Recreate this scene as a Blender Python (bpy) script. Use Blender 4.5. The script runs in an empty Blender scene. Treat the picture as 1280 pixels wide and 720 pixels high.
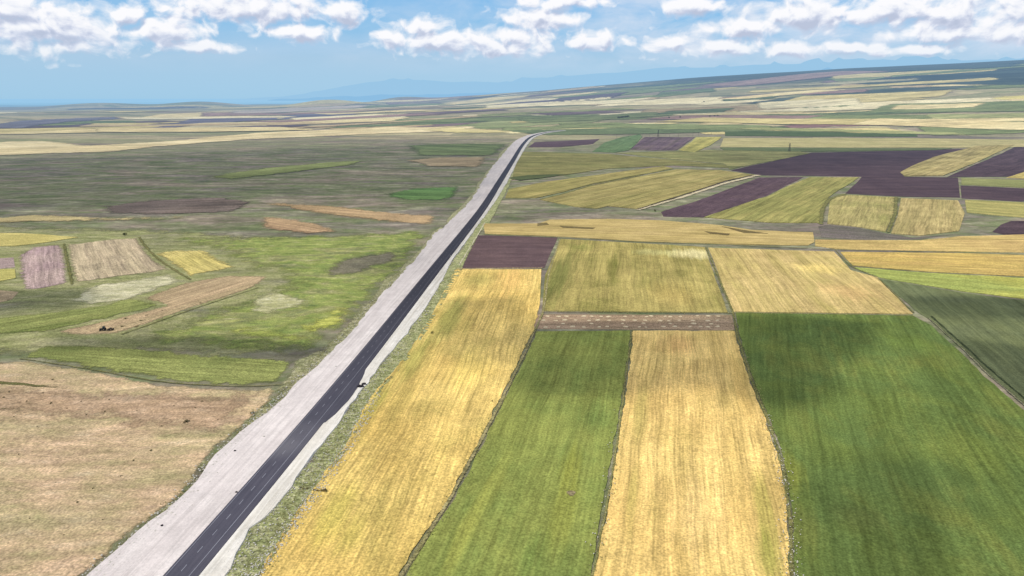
import bpy, bmesh, math, random
import numpy as np
from mathutils import Vector, Matrix, noise, geometry
random.seed(7)
R = math.radians
col = bpy.context.scene.collection
scene = bpy.context.scene

# ------------------------------------------------------------------ camera
H = 140.0
F = 865.0
PITCH = math.atan(238 / F)
cam_d = bpy.data.cameras.new('camera')
cam = bpy.data.objects.new('camera', cam_d); col.objects.link(cam)
cam.location = (0, 0, H)
cam.rotation_euler = (math.pi / 2 - PITCH, 0, 0)
cam_d.sensor_width = 36; cam_d.lens = 36 * F / 1280
cam_d.clip_start = 1; cam_d.clip_end = 200000
scene.camera = cam
cp, sp = math.cos(PITCH), math.sin(PITCH)

def pix_dir(px, py):
    x = (px - 640) / F; v = (360 - py) / F
    d = Vector((x, cp + v * sp, -sp + v * cp)); return d.normalized()

# ------------------------------------------------------------------ terrain
def sm(a, b, x):
    t = np.clip((x - a) / (b - a), 0, 1); return t * t * (3 - 2 * t)

SIL = [(-900, 136), (0, 136), (200, 135), (350, 132), (450, 127.5), (560, 122.5), (640, 117), (760, 108), (900, 98), (1060, 88), (1180, 81), (1280, 75), (2400, 20)]
RY = 8600.0
SA, SH = [], []
for (px, py) in SIL:
    d = pix_dir(px, py); SA.append(math.atan2(d.x, d.y)); SH.append(H + d.z / math.hypot(d.x, d.y) * RY)
SA = np.array(SA); SH = np.array(SH) - 0.0

def bump(px, py, dist, hh, wx, wy):
    d = pix_dir(px, py); s = dist / math.hypot(d.x, d.y); return (d.x * s, d.y * s, hh, wx, wy)
BUMPS = [bump(248, 134, 8300, 62, 420, 500), bump(410, 130, 7600, 52, 330, 500), bump(125, 134, 8600, 45, 500, 500),
         bump(500, 128, 8300, 45, 300, 400), bump(205, 144, 5600, 16, 520, 350), bump(290, 146, 5200, 12, 400, 300), bump(15, 150, 4800, 14, 260, 260)]

def h(x, y):
    r = np.hypot(x, y)
    a = np.arctan2(x, np.maximum(y, 1e-3) + 0 * x)
    z = 0.8 * (np.sin(x / 130 + 0.8 * np.sin(y / 210) + 1) + np.sin(y / 170 + 0.9 * np.sin(x / 190) + 2))
    z = z + 2.2 * sm(500, 2500, r) * (np.sin(x / 420 + 0.7 * np.sin(y / 600) + 1.7) + np.sin(y / 520 + 0.8 * np.sin(x / 700) + .4))
    z = z + sm(3200, 7000, r) * (9 * np.sin(x / 900 + 1.1 * np.sin(y / 1300)) + 8 * np.sin(y / 640 + 1.2 * np.sin(x / 1500) + 1) + 4 * np.sin(x / 310 + y / 500))
    hr = np.interp(a, SA, SH)
    up = np.power(sm(1500, RY, r), 1.15)
    dn = 1 - sm(RY + 300, RY + 6000, r)
    z = z + hr * up * np.where(hr > 0, dn, 1.0) * np.where(y > 0, 1, 0)
    for (bx, by, bh, wx, wy) in BUMPS:
        z = z + bh * np.exp(-((x - bx) / wx) ** 2 - ((y - by) / wy) ** 2)
    return z

STEPS = 120 * 1.006 ** np.arange(0, 900)
STEPS = STEPS[STEPS < 24000]
def at(px, py, dz=0.0):
    """the ground point seen at a picture point, used once to survey the field corners"""
    for k in range(60):
        d = pix_dir(px, py)
        hd = math.hypot(d.x, d.y); ux, uy = d.x / hd, d.y / hd; sl = d.z / hd
        zz = H + sl * STEPS - h(ux * STEPS, uy * STEPS)
        idx = np.argmax(zz < 0)
        if zz[idx] < 0:
            if idx == 0: s = STEPS[0]
            else:
                s0, s1 = STEPS[idx - 1], STEPS[idx]
                for _ in range(14):
                    m = (s0 + s1) / 2
                    if H + sl * m - float(h(ux * m, uy * m)) < 0: s1 = m
                    else: s0 = m
                s = s1
            if s > 120 or py > 700: pass
            if idx == 0 and d.z < 0: s = -H / sl
            return Vector((ux * s, uy * s, float(h(ux * s, uy * s)) + dz))
        py += 0.5
    raise ValueError((px, py))

# ------------------------------------------------------------------ node helpers
def lin(c):
    return tuple(((v / 255) / 12.92 if v / 255 <= 0.04045 else ((v / 255 + .055) / 1.055) ** 2.4) for v in c)
KILL = 1.42
def alb(c, k=None):
    k = k or KILL
    l = lin(c); g = .3 * l[0] + .6 * l[1] + .1 * l[2]; l = tuple(v + (g - v) * .05 for v in l)
    return tuple(min(.85, max(0.004, v / k)) for v in l) + (1,)

class NT:
    def __init__(s, tree): s.t = tree; s.n = tree.nodes; s.l = tree.links; s.x = 0
    def node(s, typ, **kw):
        n = s.n.new(typ); s.x += 40; n.location = (s.x, 0)
        for k, v in kw.items():
            if k.startswith('i_'): continue
            setattr(n, k, v)
        return n
    def link(s, a, b): s.l.new(a, b)
    def setin(s, sock, v):
        if isinstance(v, bpy.types.NodeSocket): s.l.new(v, sock)
        elif v is not None: sock.default_value = v
    def math(s, op, a, b=None, c=None, clamp=False):
        n = s.node('ShaderNodeMath', operation=op, use_clamp=clamp)
        for i, v in enumerate((a, b, c)): s.setin(n.inputs[i], v)
        return n.outputs[0]
    def vec(s, op, a, b=None):
        n = s.node('ShaderNodeVectorMath', operation=op)
        s.setin(n.inputs[0], a)
        if op == 'SCALE': s.setin(n.inputs['Scale'], b)
        elif b is not None: s.setin(n.inputs[1], b)
        return n.outputs['Value'] if op in ('LENGTH', 'DISTANCE', 'DOT_PRODUCT') else n.outputs[0]
    def noise(s, v, scale, detail=4, rough=.55, dist=0.0, dim='3D'):
        n = s.node('ShaderNodeTexNoise', noise_dimensions=dim)
        s.setin(n.inputs['Vector'], v); n.inputs['Scale'].default_value = scale
        n.inputs['Detail'].default_value = detail; n.inputs['Roughness'].default_value = rough
        n.inputs['Distortion'].default_value = dist
        return n.outputs['Fac']
    def ramp(s, f, stops, interp='LINEAR'):
        n = s.node('ShaderNodeValToRGB'); s.setin(n.inputs[0], f)
        cr = n.color_ramp; cr.interpolation = interp
        while len(cr.elements) < len(stops): cr.elements.new(.5)
        for e, (p, c) in zip(cr.elements, stops):
            e.position = p; e.color = c if len(c) == 4 else tuple(c) + (1,)
        return n.outputs[0]
    def mr(s, f, a, b, c=0.0, d=1.0, smooth=False):
        n = s.node('ShaderNodeMapRange'); n.clamp = True
        if smooth: n.interpolation_type = 'SMOOTHSTEP'
        s.setin(n.inputs[0], f)
        for i, v in zip((1, 2, 3, 4), (a, b, c, d)): s.setin(n.inputs[i], v)
        return n.outputs[0]
    def mix(s, f, a, b, blend='MIX'):
        n = s.node('ShaderNodeMix', data_type='RGBA', blend_type=blend)
        s.setin(n.inputs[0], f); s.setin(n.inputs[6], a); s.setin(n.inputs[7], b)
        return n.outputs[2]
    def xyz(s, v):
        n = s.node('ShaderNodeSeparateXYZ'); s.setin(n.inputs[0], v); return n.outputs
    def comb(s, x, y, z=0.0):
        n = s.node('ShaderNodeCombineXYZ')
        for i, v in enumerate((x, y, z)): s.setin(n.inputs[i], v)
        return n.outputs[0]

# haze painted into the surfaces as emission, growing with distance from below the camera
hz = bpy.data.node_groups.new('painted_haze', 'ShaderNodeTree')
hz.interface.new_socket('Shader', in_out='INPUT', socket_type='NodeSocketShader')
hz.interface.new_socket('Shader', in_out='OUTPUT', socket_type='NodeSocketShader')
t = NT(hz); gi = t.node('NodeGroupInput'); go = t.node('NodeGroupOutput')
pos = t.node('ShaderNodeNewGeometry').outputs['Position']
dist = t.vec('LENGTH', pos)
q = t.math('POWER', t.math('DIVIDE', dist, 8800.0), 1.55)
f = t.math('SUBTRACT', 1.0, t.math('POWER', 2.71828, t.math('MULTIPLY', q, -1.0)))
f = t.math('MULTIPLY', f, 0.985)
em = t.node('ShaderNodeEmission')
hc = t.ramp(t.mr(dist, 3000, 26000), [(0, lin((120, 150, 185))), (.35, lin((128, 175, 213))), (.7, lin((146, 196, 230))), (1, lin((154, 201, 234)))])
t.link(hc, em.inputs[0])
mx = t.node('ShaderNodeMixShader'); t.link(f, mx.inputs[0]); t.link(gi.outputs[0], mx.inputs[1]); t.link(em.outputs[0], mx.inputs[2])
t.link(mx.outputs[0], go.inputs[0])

def new_mat(name):
    m = bpy.data.materials.new(name); m.use_nodes = True; m.node_tree.nodes.clear()
    return m, NT(m.node_tree)
def finish(m, t, color, rough=.9, bump=None, bump_d=.3, spec=0.15, diffuse=True, soft=False):
    if diffuse:
        b = t.node('ShaderNodeBsdfDiffuse'); t.setin(b.inputs['Color'], color); b.inputs['Roughness'].default_value = .6
    else:
        b = t.node('ShaderNodeBsdfPrincipled'); t.setin(b.inputs['Base Color'], color); b.inputs['Roughness'].default_value = rough
        b.inputs['Specular IOR Level'].default_value = spec
    if bump is not None:
        bn = t.node('ShaderNodeBump'); bn.inputs['Distance'].default_value = bump_d; bn.inputs['Strength'].default_value = .8
        t.link(bump, bn.inputs['Height']); t.link(bn.outputs[0], b.inputs['Normal'])
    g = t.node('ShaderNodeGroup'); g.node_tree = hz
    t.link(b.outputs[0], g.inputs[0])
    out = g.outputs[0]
    if soft:   # cover thins out raggedly towards its edge
        e = t.node('ShaderNodeAttribute', attribute_name='edge').outputs['Fac']
        P_ = t.node('ShaderNodeNewGeometry').outputs['Position']
        k = t.math('ADD', e, t.math('MULTIPLY', t.math('SUBTRACT', t.noise(P_, soft, 5, .72), .5), 1.9))
        k = t.mr(k, .18, .85, smooth=True)
        tb = t.node('ShaderNodeBsdfTransparent'); mx_ = t.node('ShaderNodeMixShader')
        t.link(k, mx_.inputs[0]); t.link(tb.outputs[0], mx_.inputs[1]); t.link(out, mx_.inputs[2]); out = mx_.outputs[0]
    o = t.node('ShaderNodeOutputMaterial'); t.link(out, o.inputs[0])
    return m

def field_mat(name, c, ang=0.0, row=2.0, rs=.35, patch=70, bands=.4, fine=.35, seed=0, tram=.25, green=None, lump=0.0, tramp=None, gain=None, soft=False, spots=()):
    gain = gain or (1.2 if c[0][0] > 150 and c[0][0] > c[0][1] else 1.08)
    """c: three colours as seen in sun. rows run along `ang`"""
    m, t = new_mat(name)
    P = t.node('ShaderNodeNewGeometry').outputs['Position']
    rot = t.node('ShaderNodeVectorRotate', rotation_type='Z_AXIS'); t.link(P, rot.inputs['Vector']); rot.inputs['Angle'].default_value = -ang + math.pi / 2
    warpn = t.node('ShaderNodeTexNoise'); t.link(P, warpn.inputs['Vector']); warpn.inputs['Scale'].default_value = 1 / 60; warpn.inputs['Detail'].default_value = 2
    wv = t.vec('SCALE', t.vec('SUBTRACT', warpn.outputs['Color'], (.5, .5, .5)), 5.0)
    Q = t.vec('ADD', t.vec('ADD', rot.outputs[0], (seed * 137.3, seed * 71.7, 0)), wv)
    Qf = t.vec('MULTIPLY', Q, (1, 1, 0))
    big = t.noise(Qf, 1 / patch, 5, .6, .4)
    base = t.mix(t.mr(big, .36, .64, smooth=True), alb(c[0]), alb(c[1]))
    # broad bands along the rows (drill passes)
    bd = t.noise(t.vec('MULTIPLY', Qf, (1 / (row * 5), 1 / (row * 90), 0)), 1.0, 3, .6)
    base = t.mix(t.math('MULTIPLY', t.mr(bd, .42, .66), bands), base, alb(c[2]))
    # thin streaks
    st = t.noise(t.vec('MULTIPLY', Qf, (1 / row, 1 / (row * 16), 0)), 1.0, 4, .65)
    base = t.mix(t.math('MULTIPLY', t.mr(st, .38, .68), rs), base, t.mix(.5, alb(c[2]), alb(tuple(v * .72 for v in c[0]))))
    if green:
        gn = t.noise(t.vec('MULTIPLY', Qf, (1 / 22, 1 / 60, 0)), 1.0, 5, .62, .5)
        base = t.mix(t.math('MULTIPLY', t.mr(gn, .5, .68), green[1]), base, alb(green[0]))
    # places where the stand is thinner, greener or weedier; sizes are metres across and along the rows
    for (px, py, ra, rb, sc_, am) in spots:
        w_ = at(px, py).xy; th_ = -ang + math.pi / 2
        cx_, cy_ = w_.x * math.cos(th_) - w_.y * math.sin(th_), w_.x * math.sin(th_) + w_.y * math.cos(th_)
        dd = t.vec('LENGTH', t.vec('MULTIPLY', t.vec('SUBTRACT', t.vec('MULTIPLY', rot.outputs[0], (1, 1, 0)), (cx_, cy_, 0)), (1 / ra, 1 / rb, 0)))
        dd = t.math('ADD', dd, t.math('MULTIPLY', t.math('SUBTRACT', t.math('ADD', bd, st), 1.0), 1.5))
        base = t.mix(t.mr(dd, .35, 1.15, am, 0), base, alb(sc_))
    # tramlines
    if tram > 0:
        sx = t.xyz(Qf)[0]
        w = t.math('SINE', t.math('MULTIPLY', sx, 2 * math.pi / (tramp or row * 2.2)))
        w = t.mr(w, .55, 1.0)
        w = t.math('MULTIPLY', w, t.mr(t.noise(Qf, 1 / 35, 3), .35, .65))
        base = t.mix(t.math('MULTIPLY', w, tram), base, alb(tuple(v * .75 for v in c[2])))
    fn = t.noise(P, 1 / 2.6, 5, .86)
    gl = t.noise(t.vec('MULTIPLY', Qf, (1 / (row * .5), 1 / (row * 16), 0)), 1.0, 3, .6)
    sw = t.noise(t.vec('MULTIPLY', Qf, (1 / (row * 3.5), 1 / (row * 80), 0)), 1.0, 3, .6)
    mo = t.noise(t.vec('MULTIPLY', P, (1, 1, 0)), 1 / max(20, row * 8), 6, .78)
    val = t.math('ADD', t.math('ADD', t.mr(fn, .3, .7, 1.06 - fine * .85, 1.06 + fine * .85), t.mr(gl, .32, .68, -.85 * fine, .85 * fine)), t.mr(sw, .36, .64, -.15, .15))
    val = t.math('MULTIPLY', val, t.mr(mo, .33, .67, .86, 1.14) if row < 8 else t.mr(mo, .33, .67, .7, 1.3))
    sp_ = t.noise(P, 1 / .8, 1, .5)
    val = t.math('MULTIPLY', val, t.mr(sp_, .3, .7, gain * (1 - fine), gain * (1 + fine)))
    if lump > 0:
        ln = t.noise(P, 1 / 3.2, 3, .6)
        val = t.math('MULTIPLY', val, t.mr(ln, .55, .62, 1.0, 1 - lump))
    cv = t.comb(val, val, val)
    base = t.mix(1.0, base, cv, 'MULTIPLY')
    return finish(m, t, base, bump=fn, bump_d=.35, soft=soft)

def wild_mat(name, A, B, sa=(90, 50), sb=(26, 15), fine=.35, streak=(120, 14), lump=0, seed=0, gain=1.12, speck=None, soft=False):
    gain *= 1.16
    """rough uncultivated cover: two layers of uneven patches, drawn out streaks and tufts"""
    m, t = new_mat(name)
    P = t.node('ShaderNodeNewGeometry').outputs['Position']
    Pf = t.vec('ADD', t.vec('MULTIPLY', P, (1, 1, 0)), (seed * 211.0, seed * 97.0, 0))
    wn = t.node('ShaderNodeTexNoise'); t.link(Pf, wn.inputs['Vector']); wn.inputs['Scale'].default_value = 1 / 70; wn.inputs['Detail'].default_value = 2
    Pf = t.vec('ADD', Pf, t.vec('SCALE', t.vec('SUBTRACT', wn.outputs['Color'], (.5, .5, .5)), sa[1] * .7))
    n1 = t.noise(t.vec('MULTIPLY', Pf, (1 / sa[0], 1 / sa[1], 0)), 1.0, 5, .62)
    n2_ = t.noise(t.vec('MULTIPLY', Pf, (1 / sb[0], 1 / sb[1], 0)), 1.0, 5, .7)
    def rp(f_, C):
        k = len(C); return t.ramp(f_, [(.3 + .4 * i / (k - 1), alb(c_)) for i, c_ in enumerate(C)])
    c = t.mix(.45, rp(n1, A), rp(n2_, B))
    st = t.noise(t.vec('MULTIPLY', Pf, (1 / streak[0], 1 / streak[1], 0)), 1.0, 5, .68)
    fn = t.noise(P, 1 / 3.2, 6, .86)
    v = t.math('MULTIPLY', t.mr(fn, .3, .7, 1 - fine, 1 + fine), t.mr(st, .32, .68, .74 * gain, 1.26 * gain))
    v = t.math('MULTIPLY', v, t.mr(t.noise(P, 1 / .9, 1, .5), .3, .7, 1 - fine * .8, 1 + fine * .8))
    if lump: v = t.math('MULTIPLY', v, t.mr(t.noise(P, 1 / 3.0, 3, .6), .55, .62, 1, 1 - lump))
    if speck: c = t.mix(t.math('MULTIPLY', t.mr(t.noise(P, 1 / 2.2, 3, .7), .56, .62), .75), c, alb(speck))
    c = t.mix(1.0, c, t.comb(v, v, v), 'MULTIPLY')
    return finish(m, t, c, bump=fn, bump_d=.5, soft=soft)

# ------------------------------------------------------------------ mesh helpers
def link_mesh(name, verts, faces, mat=None, parent=None, smooth=False):
    me = bpy.data.meshes.new(name); me.from_pydata([tuple(v) for v in verts], [], faces); me.update()
    if smooth: me.shade_smooth()
    o = bpy.data.objects.new(name, me); col.objects.link(o)
    if mat: me.materials.append(mat)
    if parent: o.parent = parent
    return o
def tag(o, label=None, cat=None, group=None, kind=None):
    if label: o['label'] = label
    if cat: o['category'] = cat
    if group: o['group'] = group
    if kind: o['kind'] = kind
    return o

def n2(x, y, s, k=0): return noise.noise(Vector((x / s, y / s, k * 7.31)))

def catmull(pts, n=6):
    out = []; P = [pts[0]] + list(pts) + [pts[-1]]
    for i in range(1, len(P) - 2):
        for j in range(n):
            u = j / n; a, b, c, d = P[i - 1], P[i], P[i + 1], P[i + 2]
            out.append(tuple(.5 * ((2 * b[q]) + (-a[q] + c[q]) * u + (2 * a[q] - 5 * b[q] + 4 * c[q] - d[q]) * u * u + (-a[q] + 3 * b[q] - 3 * c[q] + d[q]) * u ** 3) for q in range(2)))
    out.append(tuple(pts[-1])); return out

def outline(poly, wob=.5, seed=0):
    """picture corners -> surveyed ground outline, resampled, slightly ragged"""
    W = []
    n = len(poly)
    for i in range(n):
        a, b = poly[i], poly[(i + 1) % n]
        L = math.hypot(a[0] - b[0], a[1] - b[1]); k = max(1, int(L / 14))
        for j in range(k):
            u = j / k; W.append(at(a[0] + (b[0] - a[0]) * u, a[1] + (b[1] - a[1]) * u).xy)
    out = []
    for i in range(len(W)):
        a, b = W[i], W[(i + 1) % len(W)]
        L = (b - a).length; D = max(150, min(a.length, b.length))
        step = max(1.5, D * .0055); k = max(1, int(L / step))
        for j in range(k): out.append(a + (b - a) * (j / k))
    res = []
    for p in out:
        D = p.length; s = max(1.0, D / 450)
        am = wob * s
        res.append(Vector((p.x + am * (n2(p.x, p.y, 9 * s, seed) + .6 * n2(p.x, p.y, 3 * s, seed + 3)) * 1.4, p.y + am * (n2(p.x, p.y, 9 * s, seed + 5) + .6 * n2(p.x, p.y, 3 * s, seed + 8)) * 1.4)))
    return res

def inside(poly, xs, ys):
    n = len(poly); ins = np.zeros(xs.shape, bool); px = np.array([p[0] for p in poly]); py = np.array([p[1] for p in poly])
    j = n - 1
    for i in range(n):
        with np.errstate(divide='ignore', invalid='ignore'):
            c = ((py[i] > ys) != (py[j] > ys)) & (xs < (px[j] - px[i]) * (ys - py[i]) / (py[j] - py[i] + 1e-12) + px[i])
        ins ^= c; j = i
    return ins

def drape(name, ol, off, mat, skirt=1.0, cell=None, soft=0):
    xs = [p.x for p in ol]; ys = [p.y for p in ol]
    x0, x1, y0, y1 = min(xs), max(xs), min(ys), max(ys)
    Dm = math.hypot((x0 + x1) / 2, (y0 + y1) / 2)
    c = cell or max(5.0, Dm * .012)
    nx = int((x1 - x0) / c); ny = int((y1 - y0) / c)
    if soft:
        c = min(c, soft * 1.2); nx = int((x1 - x0) / c); ny = int((y1 - y0) / c)
    while nx * ny > 9000: c *= 1.3; nx = int((x1 - x0) / c); ny = int((y1 - y0) / c)
    gx, gy = np.meshgrid(x0 + c * (.5 + np.arange(max(nx, 1))), y0 + c * (.5 + np.arange(max(ny, 1))))
    gx = gx.ravel() + np.random.RandomState(1).uniform(-.2, .2, gx.size) * c; gy = gy.ravel() + np.random.RandomState(2).uniform(-.2, .2, gy.size) * c
    ok = inside([(p.x, p.y) for p in ol], gx, gy)
    cx, cy = (x0 + x1) / 2, (y0 + y1) / 2
    n = len(ol)
    vin = [Vector((p.x - cx, p.y - cy)) for p in ol] + [Vector((a - cx, b - cy)) for a, b in zip(gx[ok], gy[ok])]
    res = geometry.delaunay_2d_cdt(vin, [], [list(range(n))], 1, 1e-4)
    V2, E, Fc, ov, oe, of = res
    X = np.array([v.x + cx for v in V2]); Y = np.array([v.y + cy for v in V2]); Z = h(X, Y) + off
    verts = list(zip(X, Y, Z)); faces = []
    for f_ in Fc:
        a, b, c_ = V2[f_[0]], V2[f_[1]], V2[f_[2]]
        cr = (b - a).cross(c_ - a) if hasattr((b - a), 'cross') else 0
        faces.append(tuple(f_) if cr > 0 else tuple(reversed(f_)))
    if skirt > 0:
        cnt = {}
        for f_ in faces:
            for i in range(len(f_)):
                e = (f_[i], f_[(i + 1) % len(f_)]); cnt[e] = 1
        base = {}
        nf = []
        for (a, b) in cnt:
            if (b, a) not in cnt:
                for v in (a, b):
                    if v not in base:
                        base[v] = len(verts); p = verts[v]; verts.append((p[0], p[1], p[2] - skirt))
                nf.append((b, a, base[a], base[b]))
        faces += nf
    o = link_mesh(name, verts, faces, mat)
    if soft:
        A = np.array([[p.x, p.y] for p in ol]); B = np.roll(A, -1, 0); d = np.full(X.shape, 1e9)
        for a, b in zip(A, B):
            ab = b - a; u = np.clip(((X - a[0]) * ab[0] + (Y - a[1]) * ab[1]) / ((ab ** 2).sum() + 1e-9), 0, 1)
            d = np.minimum(d, np.hypot(X - a[0] - u * ab[0], Y - a[1] - u * ab[1]))
        e = np.clip(d / soft, 0, 2); full = np.zeros(len(verts)); full[:len(e)] = e
        at_ = o.data.attributes.new('edge', 'FLOAT', 'POINT'); at_.data.foreach_set('value', full.astype(np.float32))
    return o

# ------------------------------------------------------------------ base terrain
def terrain():
    rs = [0.0] + list(30 * 1.0125 ** np.arange(0, 560)); rs = [r for r in rs if r < 26000] + [32000, 45000, 70000, 110000]
    th = np.concatenate([np.linspace(-180, -62, 60)[:-1], np.linspace(-62, 62, 560), np.linspace(62, 180, 60)[1:]]) * math.pi / 180
    th = th[:-1] if abs(th[-1] - math.pi) < 1e-6 and abs(th[0] + math.pi) < 1e-6 else th
    RR, TT = np.meshgrid(np.array(rs[1:]), th, indexing='ij')
    X = RR * np.sin(TT); Y = RR * np.cos(TT); Z = h(X, Y)
    Z = np.where(RR > 26000, -10, Z)
    nr, nt = X.shape
    co = np.stack([X, Y, Z], -1).reshape(-1, 3)
    co = np.vstack([co, [[0, 0, float(h(0.0, 0.001))]]])
    i, j = np.meshgrid(np.arange(nr - 1), np.arange(nt), indexing='ij')
    a = i * nt + j; b = i * nt + (j + 1) % nt
    c = (i + 1) * nt + (j + 1) % nt; d = (i + 1) * nt + j
    quads = np.stack([a, d, c, b], -1).reshape(-1, 4)
    tri = [(nr * nt, k, (k + 1) % nt) for k in range(nt)]
    me = bpy.data.meshes.new('ground')
    nq = len(quads)
    me.vertices.add(len(co)); me.vertices.foreach_set('co', co.ravel())
    loops = np.concatenate([quads.ravel(), np.array(tri).ravel()])
    me.loops.add(len(loops)); me.loops.foreach_set('vertex_index', loops.astype(np.int32))
    me.polygons.add(nq + len(tri))
    st = np.concatenate([np.arange(nq) * 4, nq * 4 + np.arange(len(tri)) * 3])
    me.polygons.foreach_set('loop_start', st.astype(np.int32))
    me.update(calc_edges=True); me.validate(); me.shade_smooth()
    if me.polygons[0].normal.z < 0: me.flip_normals()
    o = bpy.data.objects.new('ground', me); col.objects.link(o); return o

def ground_mat():
    m, t = new_mat('steppe_ground')
    P = t.node('ShaderNodeNewGeometry').outputs['Position']
    X, Y, Z = t.xyz(P)
    Pf = t.comb(X, Y, 0.0)
    d = t.vec('LENGTH', Pf)
    # near: rough pasture
    n1 = t.noise(t.vec('MULTIPLY', Pf, (1 / 210, 1 / 100, 0)), 1.0, 6, .62, .6)
    n2_ = t.noise(t.vec('MULTIPLY', Pf, (1 / 60, 1 / 30, 0)), 1.0, 6, .68, .8)
    a = t.ramp(n1, [(.3, alb((134, 116, 112))), (.4, alb((116, 112, 100))), (.5, alb((112, 126, 78))), (.6, alb((142, 128, 112))), (.72, alb((186, 172, 138)))])
    b = t.ramp(n2_, [(.3, alb((82, 90, 66))), (.43, alb((114, 116, 84))), (.56, alb((140, 126, 112))), (.7, alb((192, 182, 152)))])
    near = t.mix(.5, a, b)
    stn = t.noise(t.vec('MULTIPLY', Pf, (1 / 90, 1 / 17, 0)), 1.0, 5, .68)
    sv_ = t.mr(stn, .32, .68, .92, 1.55); near = t.mix(1.0, near, t.comb(sv_, sv_, sv_), 'MULTIPLY')
    # far: patchwork of fields
    rot = t.node('ShaderNodeVectorRotate', rotation_type='Z_AXIS'); t.link(Pf, rot.inputs['Vector']); rot.inputs['Angle'].default_value = .25
    wn = t.node('ShaderNodeTexNoise'); t.link(Pf, wn.inputs['Vector']); wn.inputs['Scale'].default_value = 1 / 900; wn.inputs['Detail'].default_value = 3
    wq = t.vec('ADD', rot.outputs[0], t.vec('SCALE', t.vec('SUBTRACT', wn.outputs['Color'], (.5, .5, .5)), 520.0))
    vo = t.node('ShaderNodeTexVoronoi', voronoi_dimensions='2D', distance='MANHATTAN'); t.link(t.vec('MULTIPLY', wq, (1 / 620, 1 / 260, 0)), vo.inputs['Vector']); vo.inputs['Scale'].default_value = 1.0
    rc = t.xyz(vo.outputs['Color'])[0]
    vo2 = t.node('ShaderNodeTexVoronoi', voronoi_dimensions='2D', distance='MANHATTAN'); t.link(t.vec('MULTIPLY', wq, (1 / 1500, 1 / 640, 0)), vo2.inputs['Vector']); vo2.inputs['Scale'].default_value = 1.0
    rc2 = t.xyz(vo2.outputs['Color'])[1]
    rr = t.math('ADD', t.math('MULTIPLY', rc, .6), t.math('MULTIPLY', rc2, .4))
    patch = t.ramp(rr, [(.0, alb((214, 196, 140))), (.2, alb((126, 136, 84))), (.32, alb((206, 186, 136))), (.44, alb((150, 148, 104))), (.54, alb((138, 118, 112))), (.6, alb((188, 176, 128))), (.7, alb((108, 122, 80))), (.78, alb((224, 208, 150))), (.88, alb((124, 108, 108)))], 'CONSTANT')
    sc = t.ramp(t.noise(t.vec('MULTIPLY', Pf, (1 / 900, 1 / 300, 0)), 1.0, 7, .68, .5), [(.3, alb((112, 108, 104))), (.4, alb((144, 136, 116))), (.5, alb((190, 174, 140))), (.58, alb((164, 162, 118))), (.7, alb((228, 212, 170)))])
    far = t.mix(.5, patch, sc)
    far = t.mix(t.mr(t.noise(Pf, 1 / 1100, 3), .5, .62), far, t.mix(.35, sc, patch))
    c = t.mix(t.mr(d, 1900, 3000, smooth=True), near, far)
    # dark scrub high on the far slope
    zz = t.mr(t.math('ADD', Z, t.math('MULTIPLY', t.noise(t.vec('MULTIPLY', Pf, (1 / 900, 1 / 500, 0)), 1.0, 6, .7), 300)), 330, 440)
    c = t.mix(t.math('MULTIPLY', zz, .9), c, alb((64, 76, 72)))
    fn = t.noise(P, 1 / 1.3, 6, .75); fn2 = t.noise(P, 1 / 9, 5, .7)
    fn3 = t.noise(t.vec('MULTIPLY', Pf, (1 / 90, 1 / 50, 0)), 1.0, 6, .75)
    v = t.math('ADD', t.mr(fn, .25, .75, .7, 1.3), t.mr(fn2, .25, .75, -.3, .3))
    v = t.math('MULTIPLY', v, t.mr(fn3, .3, .7, .72, 1.28))
    c = t.mix(1.0, c, t.comb(v, v, v), 'MULTIPLY')
    return finish(m, t, c, bump=fn2, bump_d=1.2)
gr = terrain(); gr.data.materials.append(ground_mat()); tag(gr, kind='structure')

# ------------------------------------------------------------------ fields
def row_angle(a, b):
    p, q_ = at(*a), at(*b); return math.atan2(q_.y - p.y, q_.x - p.x)
SUNAZ = R(-138)   # where the sun stands, from +Y toward +X
SUNEL = R(56)
OLS = {}
def field(name, label, poly, c, rows=None, off=.5, wob=.5, skirt=None, key=None, mat=None, soft=0, **kw):
    ol = outline(poly, wob, seed=len(OLS))
    OLS[key or len(OLS)] = ol
    ang = row_angle(*rows) if rows else 0.0
    D = sum(p.length for p in ol) / len(ol)
    k = max(1.0, D / 700)
    off = min(off, .45) if D < 600 else off
    off2 = off * (1 if D < 1000 else (D / 1000) ** 1.1)
    kw2 = dict(kw); kw2['row'] = kw.get('row', 2.0) * k ** .8
    kw2['seed'] = len(OLS)
    if kw.get('row', 0) >= 3 and 'tram' not in kw: kw2['tram'] = .45; kw2['tramp'] = kw2['row'] * 3.2
    if soft and not mat: kw2['soft'] = 1 / (soft * .7)
    o = drape(name, ol, off2, mat or field_mat(name + '_surface', c, ang, **kw2), skirt=0 if soft else (skirt or off2 + .6), soft=soft)
    tag(o, label=label, kind='structure')
    return o

GOLD = [(226, 192, 108), (206, 168, 88), (186, 160, 76)]
GOLDY = [(230, 198, 114), (214, 180, 98), (192, 166, 86)]
STRAW = [(222, 190, 120), (204, 168, 102), (176, 152, 84)]
GREEN_ = [(86, 122, 50), (104, 138, 52), (70, 108, 46)]
GREEN2 = [(78, 112, 52), (96, 124, 54), (64, 100, 48)]
OLIVE = [(160, 158, 80), (146, 146, 72), (124, 132, 62)]
PURP = [(112, 90, 88), (104, 84, 84), (94, 76, 78)]
DPURP = [(94, 77, 80), (84, 69, 74), (78, 62, 68)]
TAN = [(190, 164, 128), (176, 150, 114), (150, 134, 96)]

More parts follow.
